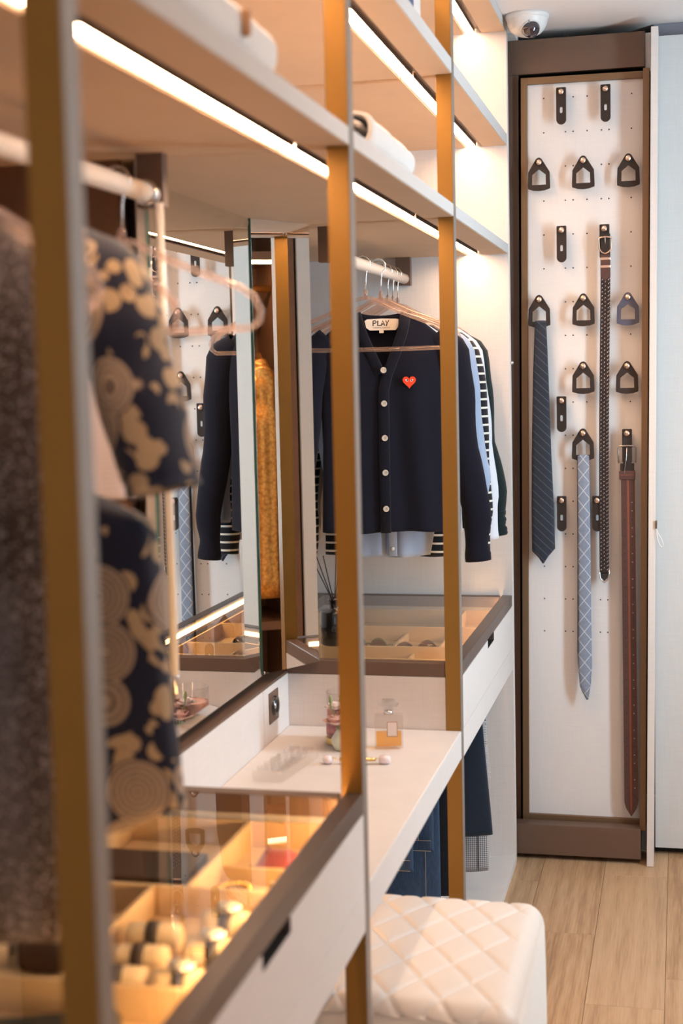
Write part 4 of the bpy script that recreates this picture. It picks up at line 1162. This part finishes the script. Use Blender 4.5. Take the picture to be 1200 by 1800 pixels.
# flowers in a small pale vase in front of the candle
fv = thing('flower_vase', 'small pale vase of pink roses in front of the candle', 'flowers', (-.690, 2.905, DZ))
lathe('vase', [(0, .0005), (.020, .001), (.026, .012), (.027, .024), (.020, .036), (.015, .042), (.017, .046), (.0145, .045), (.012, .040), (0, .03)], m_plain('pale_green_glaze', (.72, .74, .60), .3), fv, (0, 0, 0), 28, 'Z', True)
PETAL = m_plain('rose_petal', (.92, .60, .54), .6, 0, .15, 70)
PETAL2 = m_plain('pale_rose_petal', (.94, .78, .74), .6, 0, .1, 70)
LEAF = m_plain('rose_leaf', (.30, .34, .14), .6, 0, .2, 60)
def rose(parent, c, r, mat, seed):
    rnd = random.Random(seed)
    bm = bmesh.new()
    for ring, (cnt, rad, h, op) in enumerate(((3, .35, .95, .10), (5, .62, .85, .35), (6, .88, .62, .75))):
        for k in range(cnt):
            a0 = 2*PI*k/cnt + ring*.6 + rnd.uniform(-.15, .15)
            g = []
            for i in range(5):
                for j in range(5):
                    s = (i/4-.5)*1.5*2*PI/cnt; tt = j/4
                    rr = r*rad*(.25+.75*math.sin(tt*PI/2)) + r*op*.35*tt*tt
                    zz = r*h*tt*(1-.18*(2*i/4-1)**2) - r*op*.22*tt**4
                    g.append(bm.verts.new((c[0]+rr*math.cos(a0+s), c[1]+rr*math.sin(a0+s), c[2]+zz)))
            for i in range(4):
                for j in range(4): bm.faces.new((g[i*5+j], g[(i+1)*5+j], g[(i+1)*5+j+1], g[i*5+j+1]))
    o = frombm('rose', bm, mat, parent, True, True); solid(o, .0006); return o
for i, (dx, dy, z, r, mt) in enumerate(((-.014, -.014, .056, .024, PETAL), (.016, -.012, .062, .022, PETAL2), (.002, .014, .072, .023, PETAL), (-.020, .008, .082, .019, PETAL2), (.018, .010, .090, .017, PETAL))):
    rs = rose(fv, (dx, dy, z), r, mt, i)
    tube('stem', [(dx*.3, dy*.3, .034), (dx*.7, dy*.7, .042), (dx, dy, z+.003)], .0014, LEAF, rs, 6, True)
for i, (dx, dy, z) in enumerate(((.022, -.022, .096), (-.024, -.012, .102), (.0, -.024, .108))):
    tube('bud', [(dx*.4, dy*.4, .045), (dx, dy, z-.004), (dx, dy, z+.003), (dx*1.03, dy*1.03, z+.012), (dx*1.05, dy*1.05, z+.017)], [.001, .0016, .0042, .0032, .0006], LEAF, fv, 10, True)
fr = thing('face_roller', 'gold face roller with two pale quartz stones lying on the desk', 'face roller', (-.64, 2.795, DZ), None, math.radians(8))
QUARTZ = m_plain('rose_quartz', (.85, .72, .74), .2, 0, .1, 90, 0, .5, .4)
tube('handle', [(-.034, 0, .010), (-.01, 0, .010), (.02, 0, .010), (.040, 0, .010)], [.0035, .0045, .0045, .0035], GOLD, fr, 14, True)
for s, L in ((-1, .016), (1, .020)):
    x = s*.058
    tube('roller_stone', [(x-L*.6, 0, .010), (x-L*.5, 0, .010), (x, 0, .010), (x+L*.5, 0, .010), (x+L*.6, 0, .010)], [.003, .0082, .0098, .0082, .003], QUARTZ, fr, 18, True)
    tube('fork', [(s*.038, 0, .010), (s*.042, .008, .010), (s*.046, .0125, .010), (s*.058, .0125, .010)], .0011, GOLD, fr, 8, True)
lo = thing('lipstick_holder', 'clear acrylic block holder with round wells lying on the near side of the desk', 'organizer', (-.770, 2.735, DZ), None, math.radians(-7))
ACR2 = m_glass('organizer_acrylic', (.965, .955, .945), 1.4, .05)
boxes('holder_block', [(-.032, .032, -.10, .10, .0005, .022)], ACR2, lo, .003, True)
for i in range(6):
    for j in range(2):
        lathe('well', [(.0085, .0222), (.0118, .0222), (.0122, .027), (.0108, .0275), (.0095, .026), (.0085, .0232)], ACR2, lo, (-.015+.030*j, -.083+.033*i, 0), 18, 'Z', True)
# reed diffuser
CT = CZ1-.0008
df = thing('reed_diffuser', 'black glass reed diffuser with black sticks on the far glass counter', 'diffuser', (-.800, 3.30, CT))
lathe('bottle', [(0, .0005), (.031, .0005), (.034, .004), (.034, .078), (.031, .083), (.014, .086), (.0125, .090), (.0125, .104), (.0150, .105), (.0150, .112), (.011, .112), (.011, .090), (0, .090)], BLACKGL, df, (0, 0, 0), 36, 'Z', True)
for i, (dx, dy, h) in enumerate(((-.040, -.01, .215), (-.030, .02, .21), (-.052, .005, .20), (.030, .01, .20), (.022, -.02, .21), (.0, .03, .22))):
    tube('reed', [(-dx*.15, -dy*.15, .06), (dx*.15, dy*.2, .112), (dx, dy, h)], .0014, BLACK, df, 6, True)
text('emblem', 'a', .03, (.006, -.0345, .035), m_plain('dark_grey_print', (.05, .05, .055), .5), df, (PI/2, 0, 0))

# ------------------------------------------------------------------ things on the shelves
def roll(name, label, loc, pts, rx, rz_, mat, cat, fold=True):
    t = thing(name, label, cat, loc)
    return t
tw = thing('rolled_towel', 'rolled white towel lying along the lower shelf above the vanity', 'towel', (-.525, 2.60, .3655))
def rolled(parent, y0, y1, w_, h_, mat, turns=1.6):
    """a flattened spiral of cloth extruded along Y"""
    bm = bmesh.new(); prof = []
    n = 60
    for k in range(n+1):
        a = 2*PI*turns*k/n; s = 1-.62*k/n
        sq = lambda c_: math.copysign(abs(c_)**.75, c_)
        prof.append((w_/2*s*sq(math.cos(-a-1.9)), h_/2*s*sq(math.sin(-a-1.9))))
    ys = [y0, y0+.012]+[y0+(y1-y0)*k/10 for k in range(1, 10)]+[y1-.012, y1]
    rows = []
    for i, y in enumerate(ys):
        e = .94 if i in (0, len(ys)-1) else 1.0
        wv = 1+.05*math.sin(i*1.7)
        rows.append([bm.verts.new((px*e*wv, y, h_/2+pz*e*(1-.12*i/len(ys)) - h_*.06*i/len(ys))) for px, pz in prof])
    for A, B in zip(rows, rows[1:]):
        for k in range(n): bm.faces.new((A[k], A[k+1], B[k+1], B[k]))
    o = frombm('cloth', bm, mat, parent, True, True); solid(o, .006, 0); return o
rolled(tw, -.25, .14, .095, .075, WHITECLOTH)
tw2 = thing('rolled_towel', 'white rolled towel with a brown tie on the lower near shelf, blurred', 'towel', (-.525, 1.60, .3655))
rolled(tw2, -.30, .19, .085, .085, WHITECLOTH)
boxes('brown_tie', [(.0335, .044, .035, .046, .030, .060)], m_plain('brown_strap', (.40, .20, .09), .6), tw2, .003, True)
bg = thing('handbag', 'white bag with a navy flap and thin gold chain on the middle shelf', 'bag', (-.545, 2.86, .668))
BAGW = m_plain('white_bag_leather', (.80, .72, .68), .5, 0, .04, 50, .2)
boxes('bag_body', [(-.035, .035, -.14, .11, .0005, .15)], BAGW, bg, .012, True, 3)
boxes('navy_flap', [(.030, .0385, -.15, .005, .01, .152)], m_plain('navy_leather', (.035, .075, .19), .5), bg, .004, True)
for i in range(7):
    pts = []
    for k in range(10):
        a = 2*PI*k/10
        u, w_ = .0075*math.cos(a), .0035*math.sin(a)
        pts.append((.045+(w_ if i % 2 else 0), .07+.012*i+u, .006+.004*math.sin(i*2.1)+(0 if i % 2 else w_)))
    tube('chain_link', pts, .0011, ROSE, bg, 6, True, True)

# ------------------------------------------------------------------ jewellery and accessories in the trays
TZ = -.7078
PIL = m_plain('tan_pillow_suede', (.76, .58, .38), .8, 0, .06, 60, .2)
STRAPM = m_plain('dark_watch_strap', (.035, .024, .02), .5)
def watch(loc, lab, rz, face=True):
    t = thing('watch_on_pillow', lab, 'watch', loc, 'watches rolled on tan pillows', rz)
    tube('pillow', [(-.036, 0, .021), (-.033, 0, .021), (-.02, 0, .021), (.02, 0, .021), (.033, 0, .021), (.036, 0, .021)], [.012, .0185, .020, .020, .0185, .012], PIL, t, 20, True)
    tube('watch_strap', [(0, .0208*math.cos(a), .021+.0208*math.sin(a)) for a in [2*PI*k/24 for k in range(24)]], .0014, STRAPM, t, 6, True, True, .009, (1, 0, 0))
    if face:
        c = lathe('watch_case', [(0, .0425), (.013, .0425), (.0165, .045), (.0165, .0485), (.0145, .0495), (.0145, .0488), (0, .0488)], CHROME, t, (0, 0, 0), 28, 'Z', True)
        lathe('dial', [(0, .0490), (.0138, .0490), (.0138, .0489)], m_plain('ivory_dial', (.75, .66, .50), .4), c, (0, 0, 0), 24, 'Z', True)
    return t
w0 = watch((-.630, 1.500, TZ), 'tan pillow with dark strapped watch at the near end of the near tray', .15, False)
for (x, y, lb, rz) in ((-.628, 1.565, 'second tan pillow with dark strapped watch in the near tray', .12), (-.636, 1.635, 'third tan pillow with dark strapped watch, farthest of its row', .1)):
    dup(w0, (x, y, TZ), lb, rz)
w1 = watch((-.548, 1.600, TZ), 'steel watch with ivory dial on a tan pillow at the front of the near tray', .2, True)
dup(w1, (-.556, 1.690, TZ), 'steel watch on a tan pillow behind the first one in the near tray', -.1)
dup(w1, (-.554, 1.505, TZ), 'steel watch on a tan pillow nearest the front corner of the near tray', .05)
pb = thing('pouch', 'dark pink suede pouch standing open in the near tray', 'pouch', (-.560, 1.955, TZ), None, -.5)
PINK = m_fabric('pink_suede', (.50, .10, .12), (.38, .06, .08), 300, .9, .4, .3)
bm = bmesh.new()
P_ = [(-.034, -.03, 0), (.034, -.03, 0), (.034, .03, 0), (-.034, .03, 0), (-.030, .0, .034), (.030, -.002, .036)]
vv = [bm.verts.new(p) for p in P_]
for f in ((0, 3, 2, 1), (0, 1, 5, 4), (2, 3, 4, 5), (1, 2, 5), (0, 4, 3)): bm.faces.new([vv[i] for i in f])
bmesh.ops.subdivide_edges(bm, edges=bm.edges[:], cuts=3, use_grid_fill=True)
for v in bm.verts: v.co += Vector((0, 0, .002*math.sin(90*v.co.x)*math.cos(70*v.co.y)))
frombm('pouch_body', bm, PINK, pb, True, True)
boxes('pouch_lining', [(-.03, .03, -.05, -.031, .0005, .006)], m_plain('cream_lining', (.80, .68, .56), .7), pb, .002, True)
for bi, (x, y, mt, lb) in enumerate(((-.605, 1.86, GOLD, 'gold bead bracelet lying in the near tray'), (-.590, 1.93, m_plain('dark_bead', (.05, .04, .05), .2), 'dark bead bracelet lying beside the gold one in the near tray'), (-.612, 1.80, m_plain('pearl', (.80, .74, .68), .25), 'pearl bracelet nearest the divider in the near tray'))):
    t = thing('bracelet', lb, 'bracelet', (x, y, TZ))
    ball = None
    for k in range(16):
        a = 2*PI*k/16
        o = lathe('bead', [(0, -.0045), (.0032, -.0032), (.0045, 0), (.0032, .0032), (0, .0045)], mt, t, (0, 0, 0), 10, 'Z', True) if ball is None else link(bpy.data.objects.new('bead', ball), t)
        ball = o.data
        o.location = (.022*math.cos(a), .026*math.sin(a), .0046)
bl = thing('rolled_belt', 'dark brown rolled belt in the left compartment of the near tray', 'belt', (-.755, 1.60, TZ))
tube('belt_coil', [((.012+.0016*k*.25)*math.cos(k*.5)*1.6, (.012+.0016*k*.25)*math.sin(k*.5)*1.6, .017) for k in range(60)], .0016, m_plain('espresso_leather', (.03, .012, .008), .45), bl, 6, False if False else None or 0 or None, ) if False else None
bm = bmesh.new(); add_sweep(bm, [((.014+.0006*k)*math.cos(k*.42), (.014+.0006*k)*math.sin(k*.42), .017) for k in range(70)], .0016, .0155, 8, (0, 0, 1))
frombm('belt_coil', bm, m_plain('espresso_leather', (.03, .012, .008), .45), bl, True, True)
tube('belt_buckle', [(.052, -.016, .006), (.052, .016, .006), (.054, .016, .030), (.054, -.016, .030)], .0018, GOLD, bl, 8, True, True)
cs = thing('sunglasses_case', 'black case at the near left corner of the near tray', 'case', (-.66, 1.37, TZ), None, .4)
boxes('case_shell', [(-.08, .08, -.03, .03, .0005, .032)], m_plain('black_green_leather', (.012, .018, .017), .4), cs, .012, True, 3)
boxes('seam', [(-.0805, .0805, -.0305, .0305, .0155, .0168)], BLACK, cs, 0, True)
dk = thing('leather_box', 'dark brown lidded box in the rear compartment of the near tray', 'box', (-.745, 1.86, TZ))
boxes('box_body', [(-.07, .085, -.055, .055, .0005, .028)], m_plain('espresso_box', (.035, .018, .013), .5), dk, .002, True)
boxes('lid', [(-.071, .086, -.056, .056, .0285, .036)], bpy.data.materials['espresso_box'], dk, .002, True)
# far tray: sunglasses, scarf pieces, rings, bangles
def glasses(loc, lab, mat, rz):
    t = thing('sunglasses', lab, 'sunglasses', loc, 'sunglasses in the far tray', rz)
    for s in (-1, 1):
        o = tube('lens_rim', [(s*.030+.024*math.cos(a), -.004, .021+.019*math.sin(a)) for a in [2*PI*k/18 for k in range(18)]], .0022, mat, t, 8, True, True)
        lathe('lens', [(0, -.0008), (.0225, -.0008), (.0225, .0005), (0, .0005)], m_glass('amber_lens', (.55, .36, .22)) if 'amber_lens' not in bpy.data.materials else bpy.data.materials['amber_lens'], o, (s*.030, -.004, .021), 18, 'Y', True)
        tube('temple', [(s*.054, -.004, .026), (s*.056, .02, .025), (s*.050, .05, .018), (s*.030, .065, .010)], .0018, mat, t, 8, True)
    tube('bridge', [(-.007, -.004, .025), (0, -.005, .028), (.007, -.004, .025)], .002, mat, t, 8, True)
    return t
glasses((-.655, 3.560, TZ), 'sunglasses with brown lenses leaning in the far tray, nearest the far post', m_plain('tortoise', (.10, .045, .02), .3), .5)
glasses((-.782, 3.60, TZ), 'sunglasses with green-grey frame folded in the far tray', m_plain('olive_acetate', (.17, .16, .08), .3), -.3)
for i, (x, y, lb) in enumerate(((-.565, 3.42, 'gold ring bangle lying in the far tray front corner'), (-.556, 3.60, 'thin gold bangle in the far tray beside the sunglasses'))):
    t = thing('bangle', lb, 'bangle', (x, y, TZ))
    tube('hoop', [(.027*math.cos(a), .027*math.sin(a), .0032) for a in [2*PI*k/28 for k in range(28)]], .0026, GOLD, t, 8, True, True)
    lathe('clasp', [(0, -.004), (.0038, -.003), (.0038, .003), (0, .004)], ROSE, t, (.027, 0, .0042), 10, 'X', True)
sf = thing('silk_scarf', 'tan silk scarf folded along the near edge of the far tray', 'scarf', (-.74, 3.235, TZ))
V, Fc = [], []
for i in range(41):
    for j in range(9):
        x = -.2+.4*i/40; y = -.075+.15*j/8
        V.append((x, y, .016+.010*math.sin(14*x+j*.7)*math.cos(20*y)+.004*math.sin(43*x+9*y)))
for i in range(40):
    for j in range(8): Fc.append((i*9+j, (i+1)*9+j, (i+1)*9+j+1, i*9+j+1))
solid(meshobj('scarf_cloth', V, Fc, m_fabric('tan_silk', (.62, .42, .24), (.45, .28, .15), 300, .5, .3, .2), sf, True, True), .004, -1)
boxes('scarf_fold', [(-.19, .19, -.07, .07, .0005, .007)], m_plain('tan_silk_under', (.50, .33, .18), .6), sf, .003, True)
nk = thing('necklace', 'black and silver necklace coiled on the left of the far tray', 'necklace', (-.905, 3.60, TZ))
bd = None
for k in range(44):
    a = k*.42; r_ = .012+.0006*k
    if bd is None: o = lathe('bead', [(0, -.0042), (.003, -.003), (.0042, 0), (.003, .003), (0, .0042)], m_plain('jet_bead', (.03, .03, .035), .2, .3), nk, (0, 0, 0), 8, 'Z', True)
    else: o = link(bpy.data.objects.new('bead', bd), nk)
    bd = o.data
    o.location = (r_*math.cos(a)*1.5, r_*math.sin(a), .0045)

# ------------------------------------------------------------------ opposite wardrobe (seen only in the mirrors)
ow = thing('opposite_wardrobe', 'dark walnut open wardrobe across the aisle with a white side board', 'wardrobe', (1.28, 3.55, FLOOR))
boxes('back_panel', [(1.46, 1.495, 3.22, 4.235, FLOOR, CEILZ)], DARKWOOD, ow)
boxes('side_board', [(1.07, 1.459, 3.212, 3.225, FLOOR, CEILZ)], DARKWOOD, ow)
boxes('partition', [(1.065, 1.459, 3.575, 3.606, FLOOR, CEILZ)], DARKWOOD, ow)
boxes('side_board', [(1.06, 1.459, 4.20, 4.235, FLOOR, CEILZ)], LINEN, ow)
boxes('shelf_board', [(1.10, 1.459, 3.226, 3.574, .42, .45)], DARKWOOD, ow)
boxes('shelf_board', [(1.10, 1.459, 3.226, 3.574, -.89, -.86)], DARKWOOD, ow)
boxes('shelf_board', [(1.10, 1.459, 3.607, 4.199, .42, .45)], DARKWOOD, ow)
boxes('led_strip', [(1.12, 1.15, 3.24, 3.56, .412, .419)], LED, ow)
boxes('base_board', [(1.10, 1.459, 3.226, 3.574, FLOOR, -1.36)], DARKWOOD, ow)
boxes('door_panel', [(1.06, 1.08, 3.616, 4.195, FLOOR+.02, CEILZ-.01)], LINEN_COOL, ow)
tube('hanging_rod', [(1.26, 3.227, .33), (1.26, 3.3, .33), (1.26, 3.573, .33)], .013, GOLD, ow, 14)
m, nt, out = new_mat('gold_sequin'); k = NT(nt)
vo = k.n('ShaderNodeTexVoronoi', feature='F1'); vo.inputs['Scale'].default_value = 90; k.l(k.coords(), vo.inputs['Vector'])
c = k.mix(vo.outputs['Distance'], (.95, .45, .10), (.45, .17, .03))
nm = k.n('ShaderNodeBump'); nm.inputs['Strength'].default_value = .9; nm.inputs['Distance'].default_value = .006; k.l(vo.outputs['Color'], nm.inputs['Height'])
finish(nt, out, k.bsdf(c, .25, .7, nm.outputs[0]))
SEQ = m
sq = thing('sequin_dress', 'gold sequin dress hanging in the opposite wardrobe, seen in the mirror wing', 'dress', (1.26, 3.505, .33), None, .1)
torso('body', SEQ, sq, .13, [(-.24, .13), (-.5, .12), (-.65, .13), (-1.15, .15)], .05, -.235, -.295, -1.11, lambda q: -.27, lambda q: -.23, .055, 60, 24, seed=91)
for s in (-1, 1):
    sleeve('sleeve', SEQ, sq, [(s*.11, -.27), (s*.15, -.33), (s*.165, -.5), (s*.17, -1.10)], [.03, .04, .036, .03], [.03, .05, .05, .045], 93+s)
